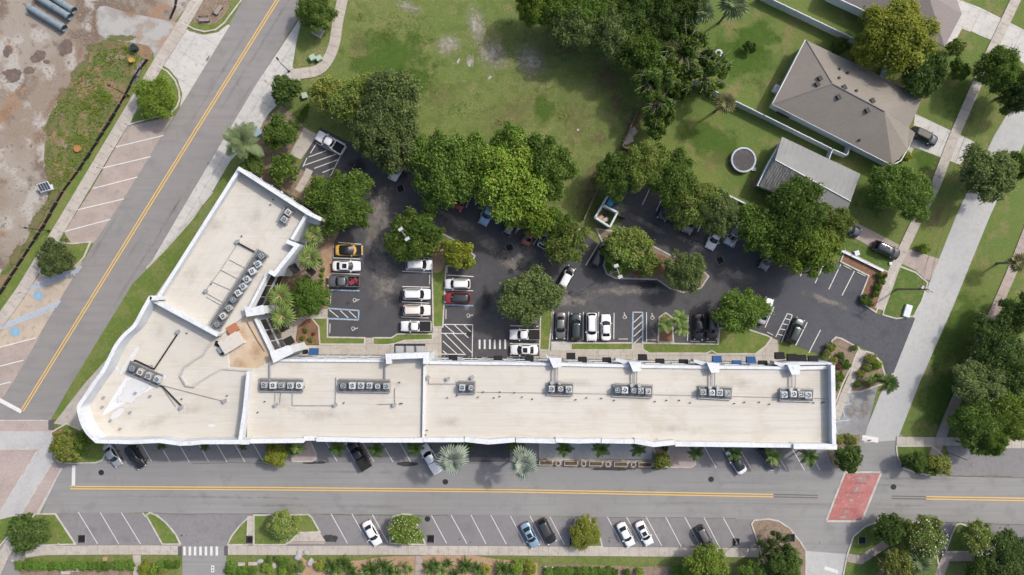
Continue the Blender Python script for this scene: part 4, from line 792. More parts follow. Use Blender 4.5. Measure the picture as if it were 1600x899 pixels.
vents([(624, 598), (625, 631), (628, 631), (667, 673), (665, 680), (699, 622), (714, 619), (747, 621), (772, 622), (781, 620), (816, 621), (832, 624), (755, 613), (781, 613), (804, 614), (900, 625), (917, 622), (940, 623), (960, 626), (1024, 628), (1042, 626), (1062, 626), (1079, 630), (1148, 631), (1164, 629), (1187, 629), (1203, 632), (1272, 630), (1285, 630), (1288, 629), (413, 628), (402, 645), (475, 605), (537, 630)], ventd, ZD, 'small dark pipe vent on the long cream roof', 'pipe vents along the long roof')
vents([(431, 633), (524, 633), (616, 633), (669, 590), (738, 590), (700, 592)], boxv, ZD, 'small white vent box on the long cream roof', 'vent boxes on the long roof')
t = thing('ductwork_unit', 'large white boxed air handler with brick-red end on the tan roof', 'air handler', P(365, 535, ZC), .55)
MB().box((0, 0, .6), (3.4, 2.2, 1.2)).box((0, 0, 1.23), (3.5, 2.3, .06)).build('casing', M('cream_sheet_metal', (.50, .47, .42), .7, layers=[(2, .5, .75, (.42, .38, .33))]), t); MB().box((1.2, 1.9, .4), (1.7, 1.3, .5)).build('cover', M('brick_red_cover', (.36, .15, .085), .8), t); MB().box((-2.2, 0, .35), (.8, 1.0, .7)).build('blower', STEEL, t)
t = tag(MB().add([(0, 0, 0), (1.1, -.5, 0), (1.0, .6, 0), (.2, 1.0, 0), (.1, .1, .5), (.9, -.3, .35), (.8, .5, .4), (.25, .8, .3)], [(3, 2, 1, 0), (4, 5, 6, 7), (0, 1, 5, 4), (1, 2, 6, 5), (2, 3, 7, 6), (3, 0, 4, 7)]).build('tarp_bundle', BLACKF), 'crumpled black tarp on the tan roof', 'tarp'); t.location = P(336, 540, ZC); t.location.z = ZC
t = tag(MB().box((0, 0, .3), (.9, .6, .6), .5).build('junction_box', DARK), 'black box beside the air handler on the tan roof', 'box'); t.location = P(350, 551, ZC); t.location.z = ZC

# ---- houses
def house(name, label, corners, eave, zr, ridge, mat, wallmat, inset=.45):
    t = thing(name, label, 'house', P(*corners[0])); inv = Matrix.Translation(t.location).inverted()
    q = ccw(W2(corners, eave)); w = MB().prism(offset(q, inset, True), 0, eave - .1).build('wall', wallmat, t); w.matrix_parent_inverse = inv
    f = ribbon(MB(), q, 0, .14, eave - .2, eave - .003, True).build('gutter', VINYL, t); f.matrix_parent_inverse = inv
    return t, inv
h1, inv1 = house('grey_house', 'single-storey house with grey-brown hipped shingle roof beside the trampoline yard', [(1258, 62), (1440, 151), (1431, 178), (1420, 200), (1430, 208), (1420, 232), (1408, 252), (1394, 259), (1206, 163)], 3.0, 5, None, SHINGLE, VINYL)
A, B, D, E = (P(1260, 63, 3), P(1441, 152, 3), P(1394, 258, 3), P(1207, 163, 3)); r1, r2 = P(1301, 131, 5.6), P(1382, 174, 5.6); n1 = P(1420, 200, 3.0); n2 = P(1430, 208, 3)
roof1 = MB().add([A, B, D, E, r1, r2, P(1431, 178, 3), n1, n2, P(1418, 235, 3)], [(0, 4, 5, 1), (0, 3, 4), (3, 2, 5, 4), (1, 5, 6), (6, 5, 7), (7, 5, 9, 8), (9, 5, 2)]).build('roof', SHINGLE, h1); roof1.matrix_parent_inverse = inv1
rid = MB().tube(r1, r2, .12, n=6).tube(r1, A, .1, n=6).tube(r1, E, .1, n=6).build('ridge_cap', SHINGLEG, roof1)
from mathutils.bvhtree import BVHTree
HB = BVHTree.FromPolygons([v.co.copy() for v in roof1.data.vertices], [tuple(f.vertices) for f in roof1.data.polygons])
vb = MB().box((0, 0, .12), (.75, .9, .34), .5, .8).me('box_vent', DARK)
for x, y in ((1281, 123), (1277, 132), (1310, 152), (1319, 137), (1363, 158), (1355, 173), (1312, 108), (1324, 114), (1311, 122), (1338, 142), (1343, 219)):
    p = P(x, y, 4.6)
    for _ in range(4):
        hit = HB.ray_cast(Vector((p.x, p.y, 50)), Vector((0, 0, -1))); zz = hit[0].z if hit[0] else 4.4; p = P(x, y, zz)
    o = link('roof_vent', vb, h1); o.location = (p.x, p.y, zz); o.matrix_parent_inverse = inv1; o.scale = (1, 1, 1) if x in (1281, 1277, 1310, 1319, 1363, 1355) else (.5, .5, .9)
for x, y in ((1222, 180), (1387, 252)): o = MB().box((0, 0, .5), (2.4, .06, .9), math.radians(-26)).build('window', GLASS, h1); p = P(x, y, 1.6); o.location = (p.x, p.y, 1.2); o.matrix_parent_inverse = inv1
t = tag(MB().box((0, 0, .4), (1.3, 1.0, .8)).box((0, 0, .84), (1.36, 1.06, .06)).ring((0, 0, .88), .2, .4, 0, .05, 14).build('air_conditioner', ACCASE), 'pale air conditioner against the left wall of the hipped house', 'air conditioner'); t.location = P(1211, 141); t.rotation_euler = (0, 0, 1.1)
h2, inv2 = house('metal_roof_house', 'low house with grey metal gable roof behind the trampoline', [(1223, 215), (1344, 273), (1330, 312), (1319, 339), (1183, 290), (1200, 255)], 2.8, 4, None, METALR, M('grey_siding', (.33, .36, .39), .8))
a0, a1, b0, b1, e0, e1 = P(1222, 214, 2.9), P(1344, 272, 2.9), P(1211, 250, 4.0), P(1329, 315, 4.0), P(1186, 291, 2.9), P(1318, 345, 2.9)
o = MB().add([a0, a1, b1, b0], [(3, 2, 1, 0)]).build('roof', METALR, h2); o.matrix_parent_inverse = inv2
mid0, mid1 = b0.lerp(b1, .42), e0.lerp(e1, .42)
o = MB().add([b0, mid0, mid1, e0], [(0, 3, 2, 1)]).build('porch_roof', METALD, h2); o.matrix_parent_inverse = inv2; o['label'] = 'dark weathered ribbed porch roof'
o2 = MB().add([mid0, b1, e1, mid1], [(0, 3, 2, 1)]).build('roof', METALR, h2); o2.matrix_parent_inverse = inv2
up = Vector((0, 0, .05))
for i in range(16):
    t_ = (i + .5) / 16; ra = MB().tube(a0.lerp(a1, t_) + up * .4, b0.lerp(b1, t_) + up * .3, .014, n=4, caps=False).build('roof_rib', METALR, h2); ra.matrix_parent_inverse = inv2
for i in range(14):
    t_ = (i + .5) / 14; ra = MB().tube(b0.lerp(mid0, t_) + up * .4, e0.lerp(mid1, t_) + up * .4, .07, n=4, caps=False).build('roof_rib', METALD, h2); ra.matrix_parent_inverse = inv2
o = MB().tube(b0 + up, b1 + up, .1, n=6).build('ridge_cap', CAPM, h2); o.matrix_parent_inverse = inv2
h3, inv3 = house('mauve_roof_house', 'house with mauve-grey shingle roof cut off by the top edge', [(1296, -8), (1365, 24), (1476, 73), (1502, 22), (1494, -4), (1520, -60), (1330, -90)], 3.0, 5, None, SHINGLEG, VINYL)
c = [P(*v, 3.02) for v in [(1296, -10), (1365, 22), (1476, 73), (1503, 22), (1494, -4), (1520, -62), (1330, -92)]]; rr0, rr1 = P(1360, -50, 5.4), P(1450, -10, 5.4)
o = MB().add(c + [rr0, rr1], [(0, 1, 2, 8, 7), (2, 3, 8), (3, 4, 8), (4, 5, 8), (5, 6, 7, 8), (6, 0, 7)]).build('roof', SHINGLEG, h3); o.matrix_parent_inverse = inv3
# ================================================================== FENCES, STREET FURNITURE, YARD THINGS
def fence(name, pts, h, label, mat=VINYL, panel=2.2, th=.06, cat='fence', post=True):
    q = W2(pts, h); t = thing(name, label, cat, (q[0].x, q[0].y, 0)); inv = Matrix.Translation(t.location).inverted()
    for a, b in zip(q, q[1:]):
        d = b - a; L = d.length; n = max(1, round(L / panel)); rz = math.atan2(d.y, d.x)
        for i in range(n):
            m = a.lerp(b, (i + .5) / n); o = MB().box((m.x, m.y, h / 2 + .03), (L / n - .1, th, h - .1), rz).box((m.x, m.y, h - .03), (L / n - .1, th * 2.2, .08), rz).build('fence_panel', mat, t); o.matrix_parent_inverse = inv
        if post:
            for i in range(n + 1):
                m = a.lerp(b, i / n); o = MB().box((m.x, m.y, h / 2 + .03), (.13, .13, h + .06), rz).box((m.x, m.y, h + .08), (.17, .17, .05), rz).build('fence_post', mat, t); o.matrix_parent_inverse = inv
    return t
fence('vinyl_fence', [(1078, 123), (1194, 180), (1301, 233), (1324, 243), (1329, 227)], 1.9, 'white vinyl fence between the trampoline yard and the hipped house')
fence('vinyl_fence', [(1301, 234), (1295, 250)], 1.9, 'short white fence return meeting the metal roofed house')
fence('vinyl_fence', [(1190, -9), (1340, 63)], 1.9, 'long white vinyl fence at the top beside the yellow-green tree')
fence('vinyl_fence', [(1394, 89), (1381, 119)], 1.9, 'short white fence stub above the hipped roof')
fence('low_wall', [(1305, 387), (1381, 424)], .6, 'low white wall behind the empty bays at the right of the lot', th=.16, panel=3.0, cat='wall', post=False); fence('low_wall', [(1124, 298), (1168, 320)], .6, 'short low white wall below the trampoline', th=.12, panel=3.0, cat='wall', post=False)
fence('board_fence', [(1001, 163), (973, 229), (991, 236)], 1.5, 'broken grey board fence leaning at the edge of the field', WOOD, 1.6)
fence('board_fence', [(934, 296), (913, 342)], 1.6, 'dark board fence up-left of the dumpster enclosure', WOOD, 1.6)
# silt fence around the building site
def silt(pts, label):
    q = W2(pts); t = thing('silt_fence', label, 'silt fence', q[0]); inv = Matrix.Translation(q[0]).inverted(); r = random.Random(4)
    for a, b in zip(q, q[1:]):
        d = b - a; n = max(1, round(d.length / 1.9)); rz = math.atan2(d.y, d.x)
        for i in range(n):
            p0, p1 = a.lerp(b, i / n), a.lerp(b, (i + .92) / n); s = Vector((-d.y, d.x, 0)).normalized() * r.uniform(.18, .4)
            o = MB().add([p0 + s * .2, p1 - s * .1, p1 - s + Vector((0, 0, .35)), p0 - s * .7 + Vector((0, 0, .5)), p0 + s * .2 + Vector((0, 0, .55)), p1 + Vector((0, 0, .6))], [(0, 1, 5, 4), (4, 5, 2, 3)]).build('fabric_panel', BLACKF, t); o.matrix_parent_inverse = inv
            o = MB().box((p0.x, p0.y, .4), (.06, .06, .8)).build('stake', WOOD, t); o.matrix_parent_inverse = inv
silt([(232, 94), (213, 119), (197, 150), (173, 192), (143, 239), (123, 269), (100, 300), (72, 351), (47, 389), (0, 463)], 'long sagging black silt fence along the building site verge')
silt([(279, -12), (276, 10), (267, 32)], 'short black silt fence by the gravel entrance at the top')
o = tag(MB().add([(-.9, -2.3, .05), (.3, -1.6, .3), (.7, 1.0, .35), (1.1, 2.4, .05), (.2, 1.5, .1), (-.7, -.5, .08)], [(0, 1, 2, 5), (5, 2, 3, 4)]).build('plastic_sheet', M('grey_plastic', (.2, .21, .22), .3, layers=[(2, .45, .6, (.03, .03, .03)), (5, .6, .7, (.5, .5, .5))])), 'shiny dark plastic sheet lying at the top end of the silt fence', 'tarp'); o.location = P(216, 112); o.rotation_euler = (0, 0, -.1)
PIPEM = M('blue_grey_pipe', (.19, .235, .26), .5, layers=[(1.5, .45, .7, (.14, .175, .2))])
for a, b, lb in (((42, 10), (97, 43), 'nearest blue-grey drain pipe on the building site, lowest of the three'), ((52, -8), (106, 25), 'middle blue-grey drain pipe on the building site'), ((70, -12), (112, 15), 'upper blue-grey drain pipe on the building site')):
    p, q = P(*a, 1.2), P(*b, 1.2); d = q - p; t = thing('drain_pipe', lb, 'pipe', ((p.x + q.x) / 2, (p.y + q.y) / 2, .012), math.atan2(d.y, d.x), 'drain pipes'); L = d.length
    mb = MB(); n = 16
    for r_, x0, x1 in ((.62, -L / 2, L / 2), (.52, -L / 2, L / 2)): mb.tube((x0, 0, .64), (x1, 0, .64), r_, n=n, caps=False)
    mb.build('barrel', PIPEM, t, True); e = MB(); 
    for x in (-L / 2, L / 2 - .5): e.tube((x, 0, .64), (x + .5, 0, .64), .71, n=n, caps=False)
    vs = []
    e.build('bell_end', PIPEM, t, True); MB().tube((L / 2 - 1, 0, .64), (L / 2 - .9, 0, .64), .52, n=n).build('gasket', DARK, t)
def barrel(x, y, r, h, mat, label, cat='barrel'):
    mb = MB(); mb.tube((0, 0, 0), (0, 0, h), r * .9, r, 14); mb.ring((0, 0, h), r * .75, r * 1.03, 0, .06, 14)
    for z in (.33, .66): mb.ring((0, 0, h * z), r * .9, r * 1.02, 0, .05, 14)
    o = tag(mb.build('barrel', mat, smooth=False), label, cat); o.location = P(x, y); return o
barrel(213, 77, .55, 1.0, M('dark_teal_plastic', (.02, .04, .05), .4), 'dark barrel standing among dry weeds near the gravel apron')
barrel(208, 96, .42, .7, M('ochre_plastic', (.42, .28, .06), .5), 'small yellow-brown tub near the silt fence', 'tub'); barrel(123, 233, .6, .4, M('rust_orange', (.34, .17, .06), .7), 'low orange tub lying on orange soil by the silt fence', 'tub')
t = thing('solar_light_trailer', 'small solar panel on a white stand beside the silt fence', 'solar panel', P(78, 294), .3); MB().add([(-1, -.7, 1.2), (1, -.7, 1.2), (1, .7, 1.7), (-1, .7, 1.7), (-1, -.7, 1.12), (1, -.7, 1.12), (1, .7, 1.62), (-1, .7, 1.62)], [(0, 1, 2, 3), (7, 6, 5, 4), (0, 4, 5, 1), (1, 5, 6, 2), (2, 6, 7, 3), (3, 7, 4, 0)]).build('frame', VINYL, t)
for i in range(4): MB().add([(-.92 + i * .46, -.6, 1.25), (-.52 + i * .46, -.6, 1.25), (-.52 + i * .46, .6, 1.678), (-.92 + i * .46, .6, 1.678)], [(0, 1, 2, 3)]).build('solar_cell', M('solar_cell', (.05, .06, .08), .2), t)
MB().tube((0, 0, 0), (0, 0, 1.4), .08).box((0, 0, .1), (1.2, .9, .2)).build('stand', VINYL, t)
# lamps and poles
def street_lamp(x, y, h, arm, rz, label, mat=DARK, head=(.55, .3, .12)):
    t = thing('street_lamp', label, 'street lamp', P(x, y), rz); MB().tube((0, 0, 0), (0, 0, h), .09, .06, 8).box((0, 0, .12), (.35, .35, .24)).build('pole', mat, t)
    MB().tube((0, 0, h - .1), (arm, 0, h + .1), .05, n=6).build('arm', mat, t); MB().box((arm + head[0] / 2, 0, h + .1), head, 0, .85).build('lamp_head', mat, t); return t
street_lamp(201, 150, 4.8, .4, 2.6, 'dark lamp post beside the silt fence near the round kerbed tree', DARK); street_lamp(77, 361, 4.8, .4, 3.0, 'dark lamp post beside the west sidewalk above the accessible bays', DARK)
def lot_lamp(x, y, label, rz):
    t = thing('parking_lot_lamp', label, 'street lamp', P(x, y), rz); MB().tube((0, 0, 0), (0, 0, 8.4), .1, .07, 8).tube((0, 0, 0), (0, 0, .7), .3, n=12).build('pole', STEEL, t)
    MB().tube((0, -.9, 8.4), (0, .9, 8.4), .05, n=6).build('arm', STEEL, t)
    for s in (-1, 1): MB().box((0, s * .95, 8.45), (.8, .55, .22), 0, .85).build('lamp_head', M('lamp_grey', (.40, .41, .41), .6), t)
lot_lamp(954, 426, 'twin-headed white lot lamp on the mulch island', .35); lot_lamp(643, 372, 'twin-headed lot lamp inside the round island tree', .6)
def utility_pole(x, y, h, label, rz):
    t = thing('utility_pole', label, 'utility pole', P(x, y), rz); MB().tube((0, 0, 0), (0, 0, h), .17, .12, 10).build('pole', WOOD, t)
    for z in (h - .3, h - 1.4): MB().box((0, 0, z), (.1, 2.2, .12)).build('crossarm', WOOD, t)
    for s in (-1, -.4, .4, 1): MB().tube((0, s, h - .25), (0, s, h), .06, n=6).build('insulator', VINYL, t)
    MB().tube((.35, 0, h - 2.6), (.35, 0, h - 1.7), .25, n=12).build('transformer', STEEL, t); return t
utility_pole(1401, 452, 9, 'wooden utility pole with crossarms on the corner lawn by the lot entry', 1.1)
def wire(a, ha, b, hb, label):
    p, q = P(*a, ha), P(*b, hb); mb = MB(); pr = p
    for i in range(1, 11):
        t_ = i / 10; m = p.lerp(q, t_); m.z -= 1.2 * 4 * t_ * (1 - t_); mb.tube(pr, m, .02, n=4, caps=False); pr = m
    tag(mb.build('power_line', DARK), label, 'power line', 'power lines')
wire((1440, 447), 8.8, (1532, 150), 9, 'left power line running up the right edge of the yards'); wire((1450, 450), 8.8, (1548, 150), 9, 'right power line running up the right edge of the yards')
street_lamp(1482, 708, 5, .8, -.7, 'pale lamp post by the parking bays across the side street', DSTEEL); street_lamp(1388, 862, 4, .3, .5, 'lamp post on the lower right lawn beside the angled path', VINYL); street_lamp(452, 112, 4.5, .6, 2.2, 'dark lamp post at the bend of the winding sidewalk', DARK)
street_lamp(1150, 850, 4.5, .5, 1.0, 'slim lamp post in the parking lane near the grate by the mulch island', DSTEEL)
# signs
def sign(x, y, rz, label, mat=VINYL, h=2.0, s=(.3, .45)):
    t = thing('road_sign', label, 'sign', P(x, y), rz, 'small signs'); MB().tube((0, 0, 0), (0, 0, h), .035, n=6).build('post', STEEL, t); MB().box((0, .04, h - .2), (s[0], .02, s[1])).build('sign_plate', mat, t)
for i, (x, y) in enumerate([(205, 198), (183, 232), (162, 265), (143, 297), (119, 331), (102, 364)]): sign(x, y, .6, f'small parking sign beside the brown parking pocket, {["topmost", "second from top", "third from top", "fourth from top", "fifth from top", "lowest"][i]}')
for x, y, lb in ((42, 458, 'upper accessible bay'), (6, 515, 'lower accessible bay')): sign(x, y, .6, 'small sign at the head of the ' + lb, M('sign_blue', (.05, .12, .35), .5))
sign(852, 883, 0, 'left small white sign on the lower lawn', h=1.0); sign(863, 884, 0, 'right small white sign on the lower lawn', h=1.0); sign(1350, 685, .3, 'sign at the side street stop line', M('sign_red', (.4, .03, .03), .5), s=(.6, .6))
# grates, manholes, utility covers
gme = MB()
for i in range(7): gme.box((-.6 + i * .2, 0, .0), (.07, 1.5, .06))
gme = gme.box((0, .8, 0), (1.5, .1, .06)).box((0, -.8, 0), (1.5, .1, .06)).box((.75, 0, 0), (.1, 1.7, .06)).box((-.75, 0, 0), (.1, 1.7, .06)).me('grate_bars', M('cast_iron', (.035, .035, .037), .6, .4))
gpit = MB().box((0, 0, -.01), (1.5, 1.7, .02)).me('grate_pit', M('pit_black', (.006, .006, .006), 1)); grim = MB().ring((0, 0, -.02), .98, 1.22, 0, .04, 4).me('grate_frame', KERB)
def grate(x, y, label, rz=0, z=.05, s=1.0, rim=True):
    t = thing('storm_drain', label, 'drain', P(x, y), rz, 'storm drain grates'); t.location.z = z; t.scale = (s * .85, s * .9, 1); link('bars', gme, t).location.z = .03; link('pit', gpit, t)
    if rim: link('frame', grim, t).rotation_euler = (0, 0, .785)
for a in ((128, 842, 'storm grate in the leftmost lower parking bay'), (673, 842, 'storm grate right of the flowering island tree'), (895.5, 846, 'storm grate left of the yellow-green island shrub'), (1150, 847, 'storm grate near the mulch island in the lower lane'), (1236, 840, 'storm grate on the mulch island corner'), (1346.5, 844, 'storm grate on the concrete corner pad lower right'), (1413, 724, 'storm grate on the corner lawn across the side street'), (390, 843, 'dark grate in the short path by the driveway')): grate(*a, z=.14 if a[0] > 1200 or a[0] == 390 else .06, s=.9)
for a in ((626, 295, 'dark drain grate in the upper left of the lot', .3), (796, 387, 'dark drain grate in the centre aisle of the lot', .5), (1125, 407, 'dark drain grate in the right aisle of the lot', .45)): grate(a[0], a[1], a[2], a[3], z=.07, s=.85)
mh = MB().tube((0, 0, -.02), (0, 0, .012), .38, n=18).ring((0, 0, .0), .38, .48, 0, .016, 18).me('manhole_cover', M('cast_iron', (.035, .035, .037)))
for x, y, lb in ((158.5, 738.5, 'manhole cover left end of the main street'), (696, 753, 'manhole cover beside the silver palm'), (1111, 749, 'manhole cover right half of the main street'), (1396, 761, 'manhole cover right of the red panel'), (798, 424, 'manhole cover in the lot centre aisle'), (668, 811, 'manhole cover in the lower parking lane'), (733, 492 + 30, 'manhole cover by the hatched bay')):
    o = link('manhole_cover', mh); tag(o, lb, 'manhole cover', 'manhole covers'); p = P(x, y); o.location = (p.x, p.y, .09 if x in (733,) else .045 if y > 500 else .06)
def ubox(x, y, d, rz, mat, label, cat='utility box', lid=True):
    mb = MB().box((0, 0, d[2] / 2), d)
    if lid: mb.box((0, 0, d[2] + .03), (d[0] + .08, d[1] + .08, .06), 0, .93)
    mb.box((d[0] * .2, -d[1] / 2 - .02, d[2] * .55), (d[0] * .4, .04, d[2] * .6)); o = tag(mb.build('utility_box', mat), label, cat); o.location = P(x, y); o.rotation_euler = (0, 0, rz); return o
GREENB = M('pale_green_box', (.33, .42, .34), .5)
ubox(490, 92, (.9, .9, .8), .5, GREENB, 'left of two pale green utility boxes by the winding path'); ubox(500, 93, (.9, .8, .8), .5, GREENB, 'right of two pale green utility boxes by the winding path'); ubox(477, 151, (.8, .9, .7), .3, GREENB, 'pale green utility box right of the dark magnolia'); ubox(405, 210, (1.3, 1.0, 1.0), .6, M('blue_grey_box', (.25, .34, .4), .5), 'blue-grey equipment box beside the grey-green palm')
t = thing('storm_inlet', 'square concrete storm inlet with dark cover near the top shrub', 'drain', P(497, 50), -.5); MB().box((0, 0, .12), (1.9, 1.6, .24)).build('surround', KERB, t); MB().box((.15, 0, .25), (1.2, 1.2, .03)).build('cover', DSTEEL, t)
ubox(1337, 400 - 4, (.8, .8, .5), .3, VINYL, 'round-looking white utility cap on the lawn left of the black SUV', lid=True); ubox(1416, 486, (1.1, 2.1, .5), -.3, VINYL, 'white concrete meter box on the lot entry corner lawn'); ubox(1390, 412, (.4, .4, .3), 0, VINYL, 'tiny white box on the lawn below the black SUV')
for x, y, rz, lb in ((343, 17, .95, 'upper bench on the mulch bed at the top'), (321, 32, .05, 'lower bench on the mulch bed at the top')):
    t = thing('park_bench', 'slatted grey ' + lb, 'bench', P(x, y), rz); 
    t.location.z = .11
    for i in range(5): MB().box((0, -.3 + i * .15, .45), (1.8, .11, .05)).build('seat_slat', M('bench_wood', (.33, .28, .25), .8), t)
    for i in range(3): MB().box((0, .4 + i * .02, .6 + i * .14), (1.8, .04, .1)).build('back_slat', MATS['bench_wood'], t)
    for s in (-1, 1): MB().box((s * .75, 0, .22), (.08, .7, .44)).box((s * .75, .4, .6), (.08, .08, .6)).build('leg', DARK, t)
# planters along the patio
for i, x in enumerate((852.5, 891.5, 930, 969, 1007)):
    t = thing('planter_box', f'long cream planter with brown soil on the patio edge, {ORDN[i] if i < 4 else "rightmost"}', 'planter', P(x, 722 + (x - 852) * .018), 0, 'patio planter boxes'); t.location.z = .14
    for dx, dy, sx, sy in ((0, .36, 2.3, .12), (0, -.36, 2.3, .12), (1.09, 0, .12, .6), (-1.09, 0, .12, .6)): MB().box((dx, dy, .28), (sx, sy, .56)).build('side', M('planter_cream', (.38, .33, .26), .8, layers=[(2, .5, .75, (.31, .27, .21))]), t)
    MB().box((0, 0, .2), (2.1, .6, .5)).build('soil', M('potting_soil', (.10, .075, .045), 1, layers=[(4, .45, .65, (.06, .045, .025)), (9, .55, .7, (.16, .13, .075))]), t)
for i, x in enumerate((871.5, 911, 949, 988.5)):
    t = thing('round_planter', f'round concrete pot between the planter boxes, {ORDN[i]}', 'planter', P(x, 722.5 + (x - 871) * .018), 0, 'round patio pots'); t.location.z = .14
    MB().tube((0, 0, 0), (0, 0, .6), .3, .42, 16, False).ring((0, 0, .6), .3, .46, -.08, .06, 16).build('pot', MATS['planter_cream'], t); MB().prism([(math.cos(k * .45) * .34, math.sin(k * .45) * .34) for k in range(14)], 0, .55, False).build('soil', MATS['potting_soil'], t)
# trampoline
t = thing('trampoline', 'round trampoline with dark mat and pale blue-white pad on the green yard', 'trampoline', P(1160.6, 250.6, .5), 0); t.location.z = 0
MB().prism([(math.cos(k * .2618) * 1.92, math.sin(k * .2618) * 1.92) for k in range(24)], 0, .86, False).build('jumping_mat', M('trampoline_mat', (.075, .07, .07), .9, layers=[(1.2, .45, .7, (.10, .095, .09))], obj=True), t); MB().ring((0, 0, .86), 1.90, 2.12, 0, .09, 28).build('safety_pad', M('pad_blue_white', (.34, .41, .50), .5), t); MB().ring((0, 0, .8), 2.1, 2.18, 0, .08, 28).build('frame', STEEL, t)
for k in range(6): a = k * 1.047; MB().tube((2.1 * math.cos(a), 2.1 * math.sin(a), 0), (2.1 * math.cos(a), 2.1 * math.sin(a), .85), .04, n=6).build('leg', STEEL, t)
o = tag(MB().box((0, 0, .25), (.7, .6, .08)).box((-.3, 0, .12), (.06, .55, .25)).box((.3, 0, .12), (.06, .55, .25)).build('step_stool', VINYL), 'white step at the lower right of the trampoline', 'step'); o.location = P(1177, 265)
o = tag(MB().ring((0, 0, 0), .38, .68, 0, .28, 20).build('white_tyre', VINYL, smooth=True), 'white ring lying on the grass under the scraggly tree', 'ring'); o.location = P(1122, 84)
for x, y, rz, lb in ((988, 207, .9, 'upper'), (982, 219, .5, 'lower')): o = tag(MB().add([(-.9, -.5, .02), (.6, -.7, .3), (.9, .4, .5), (-.4, .7, .15)], [(0, 1, 2, 3)]).box((-.2, 0, .06), (1.4, .9, .1), .2).build('discarded_panel', M('dirty_white_sheet', (.52, .48, .44), .8, layers=[(2, .5, .7, (.38, .33, .29))])), lb + ' pale discarded panel by the broken fence', 'panel'); o.location = P(x, y); o.rotation_euler = (0, 0, rz)
# dumpster enclosure
t = thing('dumpster_enclosure', 'open white-walled dumpster enclosure at the left of the upper lot', 'enclosure', P(950, 335)); inv = Matrix.Translation(t.location).inverted()
for a, b in (((953, 301), (930, 340)), ((930, 340), (952, 354)), ((942, 320), (965, 332)), ((965, 332), (953, 355))):
    p, q = P(*a, 2), P(*b, 2); d = q - p; m = (p + q) / 2; o = MB().box((m.x, m.y, 1.0), (d.length, .22, 2.0), math.atan2(d.y, d.x)).box((m.x, m.y, 2.04), (d.length + .1, .3, .08), math.atan2(d.y, d.x)).build('wall', VINYL, t); o.matrix_parent_inverse = inv
p = P(970, 338, 1.9); o = MB().box((p.x, p.y, 1.0), (1.9, .08, 1.8), -.3).build('gate', DARK, t); o.matrix_parent_inverse = inv
DB = M('dumpster_blue', (.04, .26, .42), .5)
t = thing('dumpster', 'blue dumpster in the upper bay of the white enclosure', 'dumpster', P(957, 318), -.47); MB().box((0, 0, .7), (1.9, 1.5, 1.2), 0, 1.08).build('bin', DB, t); MB().box((-.48, 0, 1.36), (.95, 1.6, .08)).build('lid', DB, t); MB().box((.5, 0, 1.36), (.95, 1.6, .08)).build('lid', DARK, t)
for x, y, s, m, lb in ((937, 341, .8, 'pinkish_board', 'pinkish board'), (945, 344, .7, 'cream_board', 'cream board')): o = tag(MB().box((0, 0, .2), (s * 1.3, s, .3), .3).box((.2, .1, .4), (s, s * .7, .12), .8).build('junk_board', M(m, (.45, .3, .22) if 'pink' in m else (.55, .47, .36), .9)), lb + ' dumped in the lower bay of the enclosure', 'board'); o.location = P(x, y)
o = barrel(947, 334, .4, .6, DARK, 'dark bucket in the lower bay of the enclosure', 'bucket')
ROCK = M('pale_boulder', (.33, .335, .335), .9, layers=[(3, .45, .7, (.25, .25, .25))], obj=True)
def rock(x, y, s, label, seed):
    r = random.Random(seed); vs = []; n = 8
    for k, (z, q) in enumerate(((0, 1), (.45, .95), (.8, .6))): vs += [(math.cos(i * .785) * s * q * r.uniform(.8, 1.15), math.sin(i * .785) * s * .75 * q * r.uniform(.8, 1.15), z * s * .7) for i in range(n)]
    fs = [(k * n + i, k * n + (i + 1) % n, (k + 1) * n + (i + 1) % n, (k + 1) * n + i) for k in range(2) for i in range(n)] + [tuple(range(16, 24))]
    o = tag(MB().add(vs, fs).build('boulder', ROCK), label, 'boulder', 'garden boulders'); o.location = P(x, y); o.rotation_euler = (0, 0, r.uniform(0, 3))
for i, (x, y, s, lb) in enumerate([(466, 862 + 8, .75, 'large pale boulder at the notch in the sidewalk'), (478, 863, .6, 'pale boulder at the top right of the notch'), (485, 879, .75, 'pale boulder right of the leafy clump'), (428, 884, .55, 'grey boulder left of the hosta clump'), (407, 877, .6, 'pale flat boulder near the lower driveway'), (468, 895, .4, 'small boulder at the lower edge'), (467, 863, .5, 'pale boulder at the top left of the notch')]): rock(x, y, s, lb, i)
for i, (x, y, lb) in enumerate([(19, 876, 'pale stone on the lower left lawn'), (92, 850, 'white stone at the corner of the left lawn island'), (101, 883, 'small white stone on the hedge line')]): rock(x, y, .3, lb, 30 + i)
for i, (x, y, w) in enumerate([(104, 894, 1.6), (120, 890, 2.0), (378, 881, 1.2), (396, 880, 1.6)]):
    o = tag(MB().box((0, 0, .25), (w, .6, .1)).box((-w * .4, 0, .1), (.1, .55, .2)).box((w * .4, 0, .1), (.1, .55, .2)).build('stone_bench', CONC), f'pale stone bench on the lower strip, {ORDN[i] if i < 3 else "rightmost"} of four', 'bench', 'stone benches'); o.location = P(x, y)
o = tag(MB().box((0, 0, .15), (.7, .7, .3)).ring((0, 0, .3), .1, .3, 0, .05, 10).build('valve_box', MULCHO), 'small orange square valve box on the lower left lawn', 'valve box'); o.location = P(165, 873)
o = tag(MB().box((0, 0, .004), (.55, 1.2, .008)).build('road_plate', PAINT), 'small white painted plate on the lower driveway', 'marking'); o.location = P(332.5, 889); o.location.z = ZM
for y in (-.25, .25): MB().prism([(math.cos(k * .6) * .15, math.sin(k * .6) * .15 + y) for k in range(10)], 0, .012, False).build('dark_dot', BLACKP, o)
